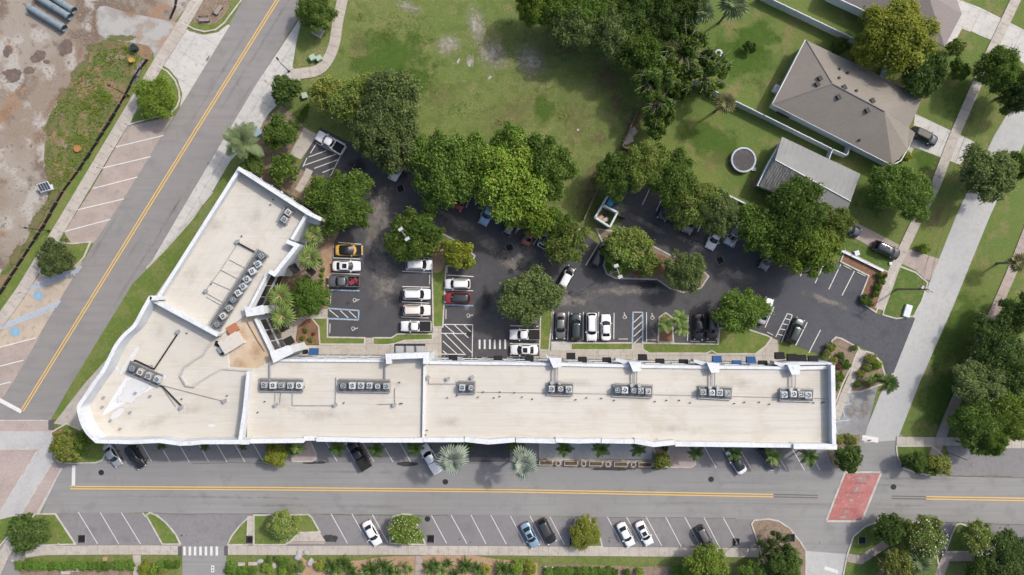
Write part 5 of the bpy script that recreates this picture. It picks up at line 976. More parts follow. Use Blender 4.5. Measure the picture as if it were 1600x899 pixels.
# tactile mats and wheel stops
mat_t = M('tactile_dark', (.10, .095, .095), .9)
for i, (x, y, w, d, rz, lb) in enumerate([(80.5, 664, .9, 1.7, 0, 'tactile mat at the top crossing of the paved junction'), (41.5, 806, 1.8, .7, 0, 'tactile mat at the lower crossing of the paved junction'), (281.5, 860.5, .65, 1.6, 0, 'tactile mat left of the striped crossing'), (354, 860.5, .6, 1.6, 0, 'tactile mat right of the striped crossing')]):
    mb = MB().box((0, 0, .065), (w, d, .13))
    for a in range(int(w / .2)):
        for b in range(int(d / .2)): mb.box((-w / 2 + .12 + a * .2, -d / 2 + .12 + b * .2, .14), (.08, .08, .03))
    o = tag(mb.build('tactile_mat', mat_t), lb, 'tactile mat', 'tactile mats'); o.location = P(x, y); o.location.z = .01
for i, (a, b, lb) in enumerate([((517, 459), (516.4, 474.5), 'upper left accessible bay'), ((516, 505.5), (515.4, 521), 'lower left accessible bay'), ((671.7, 429), (671, 445), 'empty middle bay'), ((697, 483), (696.7, 499), 'accessible bay left of the hatching'), ((966, 530), (981, 530), 'accessible bay right of the white sedan'), ((1010, 531), (1026, 531.7), 'bay left of the palm island'), ((1078, 533), (1093, 534), 'bay of the black sedan'), ((1103, 534), (1118, 534.5), 'bay of the black SUV'), ((1317, 415), (1330, 421.7), 'upper right empty bay'), ((1338, 425), (1352, 432), 'right corner bay'), ((1198, 519), (1208, 524), 'bay of the silver car under the tree')]):
    p, q = P(*a), P(*b); d = q - p; L = d.length; o = tag(MB().box((0, 0, .06), (L, .16, .12), 0, .93).box((L * .35, 0, .1), (.08, .1, .06)).box((-L * .35, 0, .1), (.08, .1, .06)).build('wheel_stop', KERB), 'concrete wheel stop in the ' + lb, 'wheel stop', 'wheel stops'); o.location = (p + q) / 2; o.location.z = ZLOT + .006; o.rotation_euler = (0, 0, math.atan2(d.y, d.x))
# ================================================================== CARS
TYRE = M('tyre_rubber', (.015, .015, .015), .9); RIM = M('alloy_rim', (.45, .46, .47), .35, .8); HEADL = M('headlight', (.7, .72, .74), .15); TAILL = M('taillight', (.35, .02, .015), .25); TRIM = M('black_trim', (.02, .02, .02), .6); CARGLASS = M('car_glass', (.012, .015, .018), .05, spec=.7)
LINER = M('bed_liner', (.018, .018, .018), .85)
def carpaint(name, c, metal=.0, rough=.32):
    if name in MATS: return MATS[name]
    m = M(name, c, rough, metal, spec=.5); b = m.node_tree.nodes['Principled BSDF']; b.inputs['Coat Weight'].default_value = .7; b.inputs['Coat Roughness'].default_value = .06; return m
CP = dict(white=carpaint('paint_white', (.70, .71, .72)), pearl=carpaint('paint_pearl', (.66, .61, .57)), silver=carpaint('paint_silver', (.42, .43, .44), .5), grey=carpaint('paint_grey', (.17, .17, .175), .5), dark=carpaint('paint_graphite', (.055, .057, .06), .4), black=carpaint('paint_black', (.012, .012, .014)), green=carpaint('paint_dark_green', (.035, .05, .05), .4), red=carpaint('paint_red', (.26, .02, .025)), blue=carpaint('paint_light_blue', (.27, .40, .52), .4), navy=carpaint('paint_navy', (.02, .03, .05), .3), yellow=carpaint('paint_yellow', (.62, .38, .06)), brown=carpaint('paint_rust', (.30, .07, .035)))
def loft(stations, n=None):
    """stations: list of (x, [(y,z)...half section from centre top to centre bottom])"""
    mb = MB(); rings = []
    for x, sec in stations:
        full = [(x, y, z) for y, z in sec] + [(x, -y, z) for y, z in sec[-2:0:-1]]; rings.append(full)
    m = len(rings[0]); vs = [v for r in rings for v in r]; fs = []
    for k in range(len(rings) - 1):
        for i in range(m): j = (i + 1) % m; fs.append((k * m + i, k * m + j, (k + 1) * m + j, (k + 1) * m + i))
    fs += [tuple(range(m - 1, -1, -1)), tuple((len(rings) - 1) * m + i for i in range(m))]
    return mb.add(vs, fs)
def sect(w, zt, zb=.24, crown=.05): return [(0, zt + crown), (w * .5, zt + crown * .8), (w * .82, zt + crown * .1), (w * .96, zt - .08), (w, zt - .22), (w * .99, zb + .22), (w * .93, zb), (0, zb)]
SPEC = dict(   # L, W, stations (x fraction, width fraction, height), cabin (base front, roof front, roof rear, base rear), roof z, belt z
    sedan=(4.75, 1.83, [(.5, .46, .52), (.493, .66, .60), (.476, .80, .66), (.44, .91, .72), (.36, .98, .79), (.2, 1, .87), (0, 1, .90), (-.25, 1, .92), (-.36, .98, .93), (-.45, .92, .90), (-.48, .80, .86), (-.494, .66, .80), (-.5, .5, .70)], (.235, .075, -.20, -.36), 1.44, .90),
    coupe=(4.7, 1.87, [(.5, .44, .48), (.492, .66, .55), (.474, .80, .61), (.44, .91, .68), (.36, .99, .76), (.2, 1, .84), (0, .98, .87), (-.25, 1, .90), (-.36, 1, .92), (-.45, .94, .90), (-.48, .82, .85), (-.494, .68, .78), (-.5, .5, .68)], (.18, .02, -.20, -.40), 1.34, .87),
    suv=(4.75, 1.92, [(.5, .52, .64), (.494, .70, .74), (.48, .84, .82), (.445, .94, .90), (.36, .99, .98), (.22, 1, 1.04), (0, 1, 1.06), (-.25, 1, 1.06), (-.40, .99, 1.06), (-.47, .94, 1.02), (-.49, .84, .95), (-.5, .68, .8)], (.26, .13, -.40, -.475), 1.72, 1.04),
    hatch=(4.2, 1.78, [(.5, .48, .54), (.493, .68, .63), (.477, .82, .71), (.44, .93, .78), (.36, .99, .86), (.22, 1, .94), (0, 1, .96), (-.25, 1, .97), (-.40, .99, .97), (-.475, .94, .93), (-.495, .85, .85), (-.5, .78, .75)], (.28, .12, -.36, -.475), 1.52, .95),
    pickup=(5.7, 1.98, [(.5, .78, .78), (.488, .9, .90), (.45, .96, .98), (.36, .99, 1.04), (.22, 1, 1.10), (.1, 1, 1.12), (-.12, 1, 1.12), (-.13, 1, .62), (-.3, 1, .62), (-.48, .98, .62), (-.5, .92, .60)], (.235, .13, -.08, -.115), 1.85, 1.10))
CARM = {}
def car_meshes(kind):
    if kind in CARM: return CARM[kind]
    L, Wd, st, (bf, rf, rr, br), zr, zb = SPEC[kind]; w = Wd / 2; out = []
    out.append(('body', loft([(x * L, sect(w * f, z)) for x, f, z in st]).me('body', None, True), 'paint', 0))
    # cabin shell
    wb, wr = w * .91, w * .69
    def ring(t):   # t 0 belt .. 1 roof
        xf, xr = (bf + (rf - bf) * t) * L, (br + (rr - br) * t) * L; hw = wb + (wr - wb) * t; z = zb - .04 + (zr - zb) * t
        return [(xf + .10 * (1 - t) + .05, 0, z), (xf + .04, hw * .6, z), (xf - .10, hw * .95, z), (xf - .3, hw, z), ((xf + xr) / 2, hw * 1.01, z), (xr + .25, hw * .98, z), (xr + .06, hw * .9, z), (xr - .02, hw * .55, z), (xr - .05, 0, z)]
    def shell(ts, crown):
        mb = MB(); rs = []
        for t in ts: h = ring(t); rs.append(h + [(x, -y, z) for x, y, z in h[-2:0:-1]])
        m = len(rs[0]); vs = [v for r in rs for v in r]; fs = [(k * m + i, k * m + (i + 1) % m, (k + 1) * m + (i + 1) % m, (k + 1) * m + i) for k in range(len(rs) - 1) for i in range(m)]
        top = rs[-1]; cx = sum(v[0] for v in top) / m
        vs += [(cx + (v[0] - cx) * .8, v[1] * .8, v[2] + crown) for v in top]; a = (len(rs) - 1) * m; b = len(rs) * m
        fs += [(a + i, a + (i + 1) % m, b + (i + 1) % m, b + i) for i in range(m)] + [tuple(b + i for i in range(m))]
        return mb.add(vs, fs)
    out.append(('roof', shell((0, .5, .93), .07).me('roof', None, True), 'roof', 0))
    def quad_strip(pts0, pts1, off): n = len(pts0); return MB().add([(p[0] + off[0], p[1] + off[1], p[2] + off[2]) for p in pts0 + pts1], [(i, i + 1, n + i + 1, n + i) for i in range(n - 1)])
    lo, hi = ring(.06), ring(.93); mir = lambda h: [(x, -y, z) for x, y, z in h]
    f0 = [(x, y * .93, z) for x, y, z in [mir(lo)[2], mir(lo)[1], lo[0], lo[1], lo[2]]]; f1 = [(x, y * .95, z) for x, y, z in [mir(hi)[2], mir(hi)[1], hi[0], hi[1], hi[2]]]
    out.append(('windshield', quad_strip(f0, f1, (.012, 0, .02)).me('windshield', CARGLASS, True), None, 0))
    r0 = [(x, y * .9, z) for x, y, z in [lo[6], lo[7], lo[8], mir(lo)[7], mir(lo)[6]]]; r1 = [(x, y * .92, z) for x, y, z in [hi[6], hi[7], hi[8], mir(hi)[7], mir(hi)[6]]]
    out.append(('rear_window', quad_strip(r0, r1, (-.012, 0, .02)).me('rear_window', CARGLASS, True), None, 0))
    lo2, hi2 = ring(.14), ring(.86)
    for s in (1, -1):
        a = [(x, y * s, z) for x, y, z in lo2[3:6]]; b = [(x, y * s, z) for x, y, z in hi2[3:6]]; out.append(('side_window', quad_strip(a, b, (0, .018 * s, 0)).me('side_window', CARGLASS), None, 0))
    for sx in (.315, -.30):
        for s in (1, -1):
            r = .33 if kind not in ('pickup', 'suv') else .38
            out.append(('wheel', MB().tube((sx * L, s * (w - .21), r), (sx * L, s * (w + .015), r), r, n=16).me('wheel', TYRE, False), None, ('rim', MB().tube((sx * L, s * (w + .012), r), (sx * L, s * (w + .025), r), r * .62, n=10).me('rim', RIM))))
    zf = st[2][2] - .12
    for s in (1, -1):
        out.append(('headlight', MB().box((L * .468, s * w * .68, zf + .03), (.22, .34, .13), -s * .6).me('headlight', HEADL), None, 0)); out.append(('taillight', MB().box((-L * .487, s * w * .74, (.82 if kind != 'pickup' else .7)), (.12, .3, .18), s * .3).me('taillight', TAILL), None, 0))
        out.append(('mirror', MB().box((bf * L - .35, s * (w + .08), zb + .04), (.16, .2, .14), s * .2).me('mirror', None), 'paint', 0))
    out.append(('bumper', MB().box((L * .49, 0, .42), (.1, Wd * .7, .16)).box((-L * .492, 0, .45), (.08, Wd * .72, .16)).me('bumper', TRIM), None, 0))
    if kind == 'pickup':
        bed = MB(); x0, x1 = -.13 * L, -.495 * L; bl, bc = (x0 - x1), (x0 + x1) / 2
        for s in (1, -1): bed.box((bc, s * (w - .07), .88), (bl, .13, .52))
        bed.box((x1 + .05, 0, .88), (.1, Wd - .2, .52)); bed.box((x0 - .04, 0, .9), (.08, Wd - .2, .5)); out.append(('bed_side', bed.me('bed_side', None), 'paint', 0))
        out.append(('bed_floor', MB().box((bc, 0, .70), (bl - .12, Wd - .28, .06)).me('bed_floor', LINER), None, 0))
    if kind in ('suv',):
        for s in (1, -1): out.append(('roof_rail', MB().box((-.12 * L, s * w * .62, zr + .03), (L * .42, .04, .05)).me('roof_rail', TRIM), None, 0))
    CARM[kind] = out; return out
def car(x, y, head, kind, col, label, roof=None, s=1.0, z=ZLOT + .004, extra=None, name='parked_car'):
    t = thing(name, label, {'pickup': 'pickup truck', 'suv': 'suv'}.get(kind, 'car'), P(x, y, .9), math.radians(head), 'parked cars'); t.location.z = z; t.scale = (s, s * (.97 if s > 1 else 1), 1)
    for nm, me, slot, subp in car_meshes(kind):
        o = bpy.data.objects.new(nm, me); C.objects.link(o); o.parent = t
        if slot:
            if len(me.materials) == 0: me.materials.append(CP['white'])
            o.material_slots[0].link = 'OBJECT'; o.material_slots[0].material = CP[roof if (slot == 'roof' and roof) else col]
        if subp: q = bpy.data.objects.new(subp[0], subp[1]); C.objects.link(q); q.parent = o
    L, Wd, _, (bf, rf, rr, br), zr, zb = SPEC[kind]
    if extra == 'sunroof': MB().box((L * (rf * .6 + rr * .4), 0, zr + .02), (.75, .8, .03)).build('sunroof', CARGLASS, t)
    if extra == 'glassroof': MB().box((L * (rf + rr) / 2, 0, zr + .02), (L * (rf - rr) * .8, .95, .03)).build('sunroof', CARGLASS, t)
    if extra == 'cargo': MB().box((-.25 * L, .2, .85), (.9, .7, .3), .4).box((-.38 * L, -.3, .85), (.5, .8, .25), .9).tube((-.2 * L, -.6, 1), (-.46 * L, .5, 1.1), .05).build('cargo', M('maroon_cargo', (.22, .035, .05), .7), t)
    if extra == 'whitecover': MB().box((-.31 * L, 0, 1.16), (L * .36, Wd - .1, .05)).build('bed_cover', CP['white'], t)
    if extra == 'cover': MB().box((-.31 * L, 0, 1.16), (L * .36, Wd - .12, .05)).build('bed_cover', LINER, t)
    return t
# parking lot, left column
car(545, 391, 0, 'coupe', 'yellow', 'yellow coupe with black roof and bonnet in the left column of bays', 'black')
MB().box((1.42, 0, .80), (1.5, 1.72, .10), 0, .9).build('bonnet_panel', CP['black'], bpy.data.objects['parked_car'])
car(541, 416, 0, 'sedan', 'white', 'white sedan with a sunroof below the yellow coupe', extra='sunroof', s=1.02)
car(537, 440, 180, 'pickup', 'grey', 'grey pickup with maroon load in its bed', extra='cargo', s=.98)
car(655, 414, 0, 'suv', 'white', 'white wagon half under the round island tree', s=.98)
car(651, 460, 0, 'suv', 'white', 'white SUV with roof bars in the middle column'); car(651, 485, 0, 'suv', 'pearl', 'pearl white SUV just above the covered pickup', s=1.0); car(650, 510, 180, 'pickup', 'white', 'white pickup with black bed cover at the foot of the middle column', extra='cover', s=.92)
car(715, 444, 180, 'suv', 'white', 'white wagon above the red SUV', s=.92); car(715, 466, 180, 'suv', 'red', 'dark red SUV left of the dark asphalt bay', 'dark', s=.94)
car(820, 523, 180, 'pickup', 'white', 'white pickup with dark bed above the white sedan by the shopfront', s=.92, z=.09, extra='cover'); car(819, 547, 180, 'sedan', 'white', 'white sedan with a sunroof nearest the shopfront', extra='sunroof', s=1.0, z=.09)
# bottom row by the shops
car(876, 509, 270, 'sedan', 'grey', 'grey sedan at the left end of the row facing the shops', s=.98); car(900, 511, 90, 'suv', 'green', 'dark green SUV second in the row facing the shops', s=.98); car(924.5, 511, 270, 'suv', 'white', 'white SUV third in the row facing the shops', s=1.02); car(947, 512, 90, 'sedan', 'white', 'white sedan with dark rear window, fourth in the row facing the shops', s=.95)
car(1092, 511, 270, 'sedan', 'black', 'black sedan right of the palm island', s=.95); car(1113, 509, 270, 'suv', 'black', 'black SUV beside the black sedan near the big round tree', 'dark', s=1.0)
car(1196, 486, 68, 'sedan', 'silver', 'silver car half hidden under the round tree left of the hatching'); car(1243.5, 517, 66, 'suv', 'green', 'dark green SUV right of the small hatched bay', s=.96)
car(885.5, 434, 62, 'hatch', 'black', 'black hatchback with white roof and bonnet driving in the lot', 'white'); car(936.5, 399, 62, 'suv', 'black', 'black SUV parked left of the mulch island', 'dark', s=.95)
car(855, 369, 62, 'suv', 'white', 'white SUV peeking out under the tree near the enclosure', s=.95); car(900, 377, 62, 'suv', 'silver', 'silver SUV mostly hidden below the tree beside the black SUV'); car(830, 364, 62, 'sedan', 'brown', 'rusty red car hidden under the large oak')
car(1043, 324, 243, 'sedan', 'dark', 'dark car nosing out of the upper right trees, leftmost'); car(1082, 345, 243, 'sedan', 'grey', 'grey car under the upper right trees, second from left'); car(1118, 370, 243, 'sedan', 'white', 'white car under the upper right trees, third from left'); car(1147, 364, 243, 'suv', 'silver', 'silver SUV under the upper right trees, rightmost')
car(516, 223, 149, 'pickup', 'white', 'white pickup with dark open bed at the top left of the lot', s=.95); car(621, 262, 243, 'sedan', 'white', 'white sedan under the large oaks at the upper left of the lot'); car(722, 311, 243, 'hatch', 'red', 'bright red car under the oaks'); car(763, 332, 243, 'sedan', 'blue', 'pale blue car under the oaks right of the red one'); car(644, 364 - 118, 243, 'suv', 'silver', 'silver car hidden by the oak right of the white sedan'); car(800, 350, 62, 'suv', 'grey', 'grey car hidden under the large oak by the rusty car')
car(830, 494, 90, 'hatch', 'navy', 'blue car mostly hidden under the willow-like tree above the pickups')
# main street
ZK = ZL + .004
car(175, 712, 302, 'sedan', 'silver', 'silver car at the left end of the street bays', z=ZK, s=.92); car(211, 714, 302, 'suv', 'black', 'black SUV with glass roof at the left street bays', z=ZK, extra='glassroof', s=.94)
car(560, 711, 122, 'pickup', 'black', 'black pickup with covered bed nosed to the long building', z=ZK, extra='cover'); car(673, 717, 122, 'pickup', 'white', 'white pickup with covered white bed left of the silver palm', z=ZK, s=.98, extra='whitecover'); 
car(1151, 722, 122, 'coupe', 'white', 'white car with black roof under a small street palm', 'black', z=ZK, s=.98); car(1201, 714, 302, 'suv', 'dark', 'dark SUV under the next street palm to the right', 'black', z=ZK)
car(581, 834, 299, 'sedan', 'white', 'white sedan alone left of the flowering island tree', z=ZK, s=.98); car(828, 837, 297, 'sedan', 'blue', 'light blue sedan left of the black one in the lower lane', z=ZK, extra='sunroof', s=.97); car(854, 831, 297, 'hatch', 'black', 'black hatchback right of the light blue sedan', 'dark', z=ZK, s=1.08); car(978, 836, 297, 'sedan', 'white', 'left of two neighbouring white sedans in the lower lane', z=ZK, s=.95); car(1007, 834, 297, 'sedan', 'white', 'right of two neighbouring white sedans with a sunroof in the lower lane', z=ZK, extra='sunroof', s=.95); car(1101, 840, 298, 'suv', 'dark', 'dark off-roader with grey roof in the lower lane', 'grey', z=ZK, s=.88)
car(1445, 213, -26, 'suv', 'navy', 'dark blue SUV on the drive of the hipped house', 'black', z=.04, s=1.0, extra='glassroof'); car(1326, 357, -22, 'sedan', 'navy', 'dark blue sedan on the lower driveway', z=.04, s=.98); car(1386, 391, -24, 'suv', 'black', 'black SUV parked where the lower driveway meets the sidewalk', 'navy', z=.04, extra='sunroof', s=1.0)
car(1240 - 40, 394 + 10, 243, 'suv', 'grey', 'grey SUV hidden under the big right oak', s=.9)

# ================================================================== TREES
def rnd(seed): return np.random.default_rng(seed)
CROWN = {}
def leaves(me_name, cen, nrm, size, rng, mat, aspect=.55):
    n = len(cen); nrm /= np.linalg.norm(nrm, axis=1, keepdims=True) + 1e-9
    a = rng.normal(size=(n, 3)); u = np.cross(nrm, a); u /= np.linalg.norm(u, axis=1, keepdims=True) + 1e-9; v = np.cross(nrm, u)
    s = (size * rng.uniform(.6, 1.4, n))[:, None]; u = u * s; v = v * s * aspect; lift = nrm * s * .25
    V = np.stack([cen - u, cen - v * .9 + lift, cen + u * .9, cen + v * .9 + lift], 1).reshape(-1, 3)
    me = bpy.data.meshes.new(me_name); me.vertices.add(4 * n); me.vertices.foreach_set('co', V.astype(np.float32).ravel()); me.loops.add(4 * n); me.loops.foreach_set('vertex_index', np.arange(4 * n, dtype=np.int32)); me.polygons.add(n); me.polygons.foreach_set('loop_start', np.arange(0, 4 * n, 4, dtype=np.int32)); me.polygons.foreach_set('loop_total', np.full(n, 4, dtype=np.int32)); me.update(calc_edges=True)
    if mat: me.materials.append(mat)
    return me
def crown_mesh(cls, var):
    key = (cls, var)
    if key in CROWN: return CROWN[key]
    rng = rnd(hash(cls) % 1 + var * 17 + {'big': 1, 'mid': 2, 'small': 3, 'shrub': 4, 'sparse': 5, 'weep': 6, 'hedge': 7}[cls] * 101)
    n, leaf, nl, lr = {'big': (26000, .036, 74, (.08, .27)), 'mid': (13500, .048, 52, (.09, .31)), 'small': (5200, .075, 26, (.15, .38)), 'shrub': (1500, .14, 12, (.24, .5)), 'sparse': (5200, .05, 30, (.10, .22)), 'weep': (16000, .055, 60, (.08, .29)), 'hedge': (900, .12, 10, (.3, .4))}[cls]
    # lobe centres in a dome: x,y in unit disc, z 0.30..1.0 (unit tree height)
    L = []
    for i in range(nl):
        rr = math.sqrt((i + .5) / nl) * .86; a = i * 2.39996 + rng.uniform(-.5, .5); rr *= rng.uniform(.8, 1.16)
        if cls == 'sparse': rr = math.sqrt(rng.uniform(.02, 1)) * .95
        z = .52 + .26 * math.sqrt(max(0, 1 - min(rr, 1) ** 2)) + rng.uniform(-.12, .08)
        L.append((rr * math.cos(a), rr * math.sin(a), z, lr[0] + (lr[1] - lr[0]) * rng.uniform() ** 1.4 * (1.15 - .5 * rr)))
    L = np.array(L); w = L[:, 3] ** 2; w = w / w.sum()
    idx = rng.choice(len(L), n, p=w); d = rng.normal(size=(n, 3)); d[:, 2] = np.where(rng.uniform(size=n) < .75, np.abs(d[:, 2]), d[:, 2]); d /= np.linalg.norm(d, axis=1, keepdims=True)
    r = L[idx, 3] * (1 - np.abs(rng.normal(size=n)) * .22 + .55 * rng.uniform(size=n) ** 4); r = np.maximum(r, .03)
    cen = L[idx, :3] + d * r[:, None] * np.array([1, 1, .62]) + rng.normal(size=(n, 3)) * (.042 if cls in ('big', 'mid', 'weep') else .03) * np.array([1, 1, .7])
    cen[:, 2] = np.clip(cen[:, 2], .12, 1.05)
    nrm = d * .55 + np.array([.2, .13, .6]) + rng.normal(size=(n, 3)) * .45
    if cls == 'weep': nrm = d * .5 + np.array([0, 0, .5]) + rng.normal(size=(n, 3)) * .5
    me = leaves(f'crown_{cls}_{var}', cen, nrm, leaf, rng, None, .28 if cls == 'weep' else .55)
    tb = MB()   # trunk and limbs
    tb.tube((0, 0, 0), (.01, .01, .42), .07 if cls != 'shrub' else .05, .045, 8)
    for k in range(0, len(L), 2 if cls != 'sparse' else 1):
        x, y, z, q = L[k]; m = (x * .4, y * .4, .42 + (z - .42) * .55); tb.tube((.01, .01, .38), m, .035, .022, 5, False); tb.tube(m, (x, y, z), .022, .006, 5, False)
        if cls == 'sparse' and k % 2 == 0: tb.tube((x * .6, y * .6, z + .1), (x * 1.25 + rng.uniform(-.1, .1), y * 1.25 + rng.uniform(-.1, .1), z + .22), .014, .006, 4, False); tb.tube((x, y, z + .17), (x + rng.uniform(-.25, .25), y + rng.uniform(-.25, .25), z + .24), .009, .004, 4, False)
    tm = tb.me(f'trunk_{cls}_{var}', BARK if cls != 'sparse' else PALEBARK, True); CROWN[key] = (me, tm); return CROWN[key]
NV = {'big': 5, 'mid': 5, 'small': 5, 'shrub': 5, 'sparse': 3, 'weep': 3, 'hedge': 3}
cnt = {}
def tree(x, y, r, h, cls, lf, label, name='tree', cat='tree', grp=None, z=0, sy=1.0, flowers=0):
    """x,y,r: where and how wide the crown shows on the plan; h: real height"""
    k = cnt[cls] = cnt.get(cls, -1) + 1; var = k % NV[cls]; me, tm = crown_mesh(cls, var)
    hc = h * .72; p = P(x, y, hc); rad = px(r) * (1 - hc / CAMH) * (1.05 if cls == 'big' else 1.0)
    t = thing(name, label, cat, (p.x, p.y, z), R.uniform(0, 6.28), grp or {'tree': 'trees', 'shrub': 'shrubs'}.get(cat, cat + 's')); q_ = R.uniform(.84, 1.06); t.scale = (rad * (1.9 - q_) * .98, rad * q_ * sy, h)
    mat = LF[lf]
    c = bpy.data.objects.new('crown' if cat == 'tree' else 'foliage', me); C.objects.link(c); c.parent = t
    if len(me.materials) == 0: me.materials.append(mat)
    c.material_slots[0].link = 'OBJECT'; c.material_slots[0].material = mat
    q = link('trunk' if cat == 'tree' else 'stem', tm, t)
    if flowers:
        rng = rnd(k + 900); a = rng.uniform(0, 6.28, flowers); rr = np.sqrt(rng.uniform(.05, 1, flowers)) * .95; cen = np.stack([rr * np.cos(a), rr * np.sin(a), .80 + .3 * np.sqrt(np.maximum(0, 1 - rr ** 2))], 1)
        fm = leaves('blossoms', cen, np.tile(np.array([0, 0, 1.]), (flowers, 1)) + rng.normal(size=(flowers, 3)) * .3, .028, rng, LF['flower'], .9); f = link('blossoms', fm, t); f['kind'] = 'stuff'
    return t
T = tree
# left and upper left
T(243, 152, 37, 4.5, 'weep', 'bright', 'light green round tree on the kerbed island by the concrete driveway'); T(86, 402, 33, 4.5, 'weep', 'oakg', 'grey-green round tree on the island above the accessible bays')
T(447, 140, 25, 5, 'small', 'dark', 'small dark magnolia at the edge of the concrete apron'); T(437, 207, 29, 5.5, 'mid', 'oak', 'dark green tree left of the white pickup pad'); T(440, 264, 25, 4.5, 'small', 'oak', 'green tree just above the wing roof corner'); T(396, 256, 20, 3, 'small', 'oak', 'leafy shrub below the grey-green palm', 'shrub', 'shrub'); T(492, 16, 32, 5, 'mid', 'oak', 'green tree at the top beside the winding path')
T(515, 150, 34, 7, 'mid', 'olive', 'yellowish oak at the left end of the oak group above the lot'); T(550, 155, 46, 8, 'big', 'oakl', 'light olive oak second from left in the oak group'); T(605, 160, 56, 10, 'big', 'oakg', 'grey-green oak at the top of the oak group'); T(583, 212, 36, 9, 'big', 'oakg', 'greyish oak above the white pickup bay'); T(620, 222, 48, 9.5, 'big', 'oakg', 'greyish oak shading the white sedan'); T(690, 262, 60, 10, 'big', 'oak', 'dark oak right of the greyish oak group'); T(745, 255, 42, 9, 'big', 'oak', 'oak between the dark oak and the large bright oak'); T(800, 285, 66, 11, 'big', 'bright', 'large bright green oak at the centre top of the lot'); T(850, 262, 52, 10, 'big', 'oak', 'green oak at the right of the large bright oak'); T(800, 235, 40, 9, 'big', 'oak', 'oak behind the large bright oak on the field side'); T(838, 340, 36, 9, 'mid', 'bright', 'bright oak overhanging the rusty car')
T(530, 312, 50, 8, 'big', 'oak', 'dense green tree at the upper left corner of the lot beds'); T(552, 330, 30, 7, 'mid', 'oak', 'green tree leaning over the left column of bays'); T(500, 300, 26, 5, 'mid', 'oakl', 'lighter tree beside the short entry path')
T(646, 368, 46, 7.5, 'weep', 'oak', 'round green tree with lot lamp on the left island'); T(716, 397, 27, 5, 'small', 'lime', 'yellow-green small tree at the tip of the left island'); T(677, 384, 18, 4, 'small', 'olive', 'small olive tree between the round tree and the yellow-green one')
T(483, 465, 32, 5, 'mid', 'hedge', 'dense dark round tree among the palms by the corner entrance')
T(886, 380, 38, 7, 'mid', 'oakl', 'light green tree over the cars beside the black hatchback'); T(870, 350, 26, 7, 'mid', 'oak', 'green tree above the white SUV near the enclosure'); T(828, 465, 51, 7.5, 'weep', 'oakg', 'large grey-green willow-like tree above the white pickups')
T(982, 385, 37, 6, 'mid', 'oakl', 'light green tree on the left half of the mulch island'); T(962, 400, 24, 4.5, 'small', 'oak', 'small tree beside the lot lamp on the mulch island'); T(1008, 410, 24, 4.5, 'small', 'oakl', 'small tree in the middle of the mulch island'); T(1070, 424, 37, 6, 'weep', 'oakg', 'grey-green feathery tree at the right end of the mulch island')
T(1160, 485, 41, 6.5, 'mid', 'oak', 'round green tree right of the two black cars')
T(968, 272, 40, 8, 'big', 'oak', 'oak beside the dumpster enclosure, leftmost of the upper right group'); T(1010, 262, 42, 8.5, 'big', 'oakl', 'light oak left of the trampoline'); T(1052, 278, 44, 8.5, 'big', 'oak', 'oak below left of the trampoline'); T(1085, 318, 42, 8, 'big', 'oakl', 'light oak over the hidden grey car'); T(1120, 330, 38, 8, 'big', 'oakg', 'greyish oak over the hidden white car')
T(1198, 360, 46, 9, 'big', 'oak', 'dark oak in front of the metal roofed house, left'); T(1245, 335, 56, 11, 'big', 'oak', 'large oak in front of the metal roofed house, middle'); T(1262, 385, 52, 10, 'big', 'bright', 'large brighter oak at the back of the right bays'); T(1300, 350, 34, 8, 'mid', 'oakl', 'yellowish tree at the right end of the large oaks')
# woods at the top
for x, y, r, lf, lb in [(832, 8, 30, 'bright', 'left end'), (868, 14, 34, 'oak', 'second from left'), (900, 42, 40, 'oakg', 'lower left'), (925, 8, 44, 'oak', 'top middle'), (955, 50, 42, 'oakg', 'lower middle'), (990, 15, 44, 'dark', 'top right of middle'), (1000, 75, 38, 'oak', 'lower right'), (1035, 25, 38, 'dark', 'upper right'), (1075, 12, 34, 'dark', 'top right')]: T(x, y, r, 9, 'big', lf, f'leafy tree of the wood at the top edge, {lb}', grp='trees of the top wood')
T(1028, 118, 40, 9, 'sparse', 'oak', 'thin tree with pale dead limbs below the wood'); T(1030, 160, 34, 8, 'sparse', 'oak', 'thin tree above the broken fence'); T(1075, 75, 42, 9, 'sparse', 'oak', 'scraggly tree with bare grey limbs beside the white ring'); T(1105, 115, 40, 8, 'sparse', 'oak', 'scraggly tree hanging over the white fence'); T(1020, 100, 30, 8, 'mid', 'oak', 'leafier tree on the right flank of the wood'); T(1025, 195, 22, 6, 'small', 'oak', 'small tree beside the board fence'); T(1060, 135, 22, 6, 'small', 'dark', 'small dark tree at the end of the white fence')
T(1172, 74, 10, 2, 'shrub', 'dark', 'lone dark shrub on the green yard', 'shrub', 'shrub'); T(1312, 70, 16, 3, 'small', 'dark', 'dark shrub at the end of the long white fence', 'shrub', 'shrub')
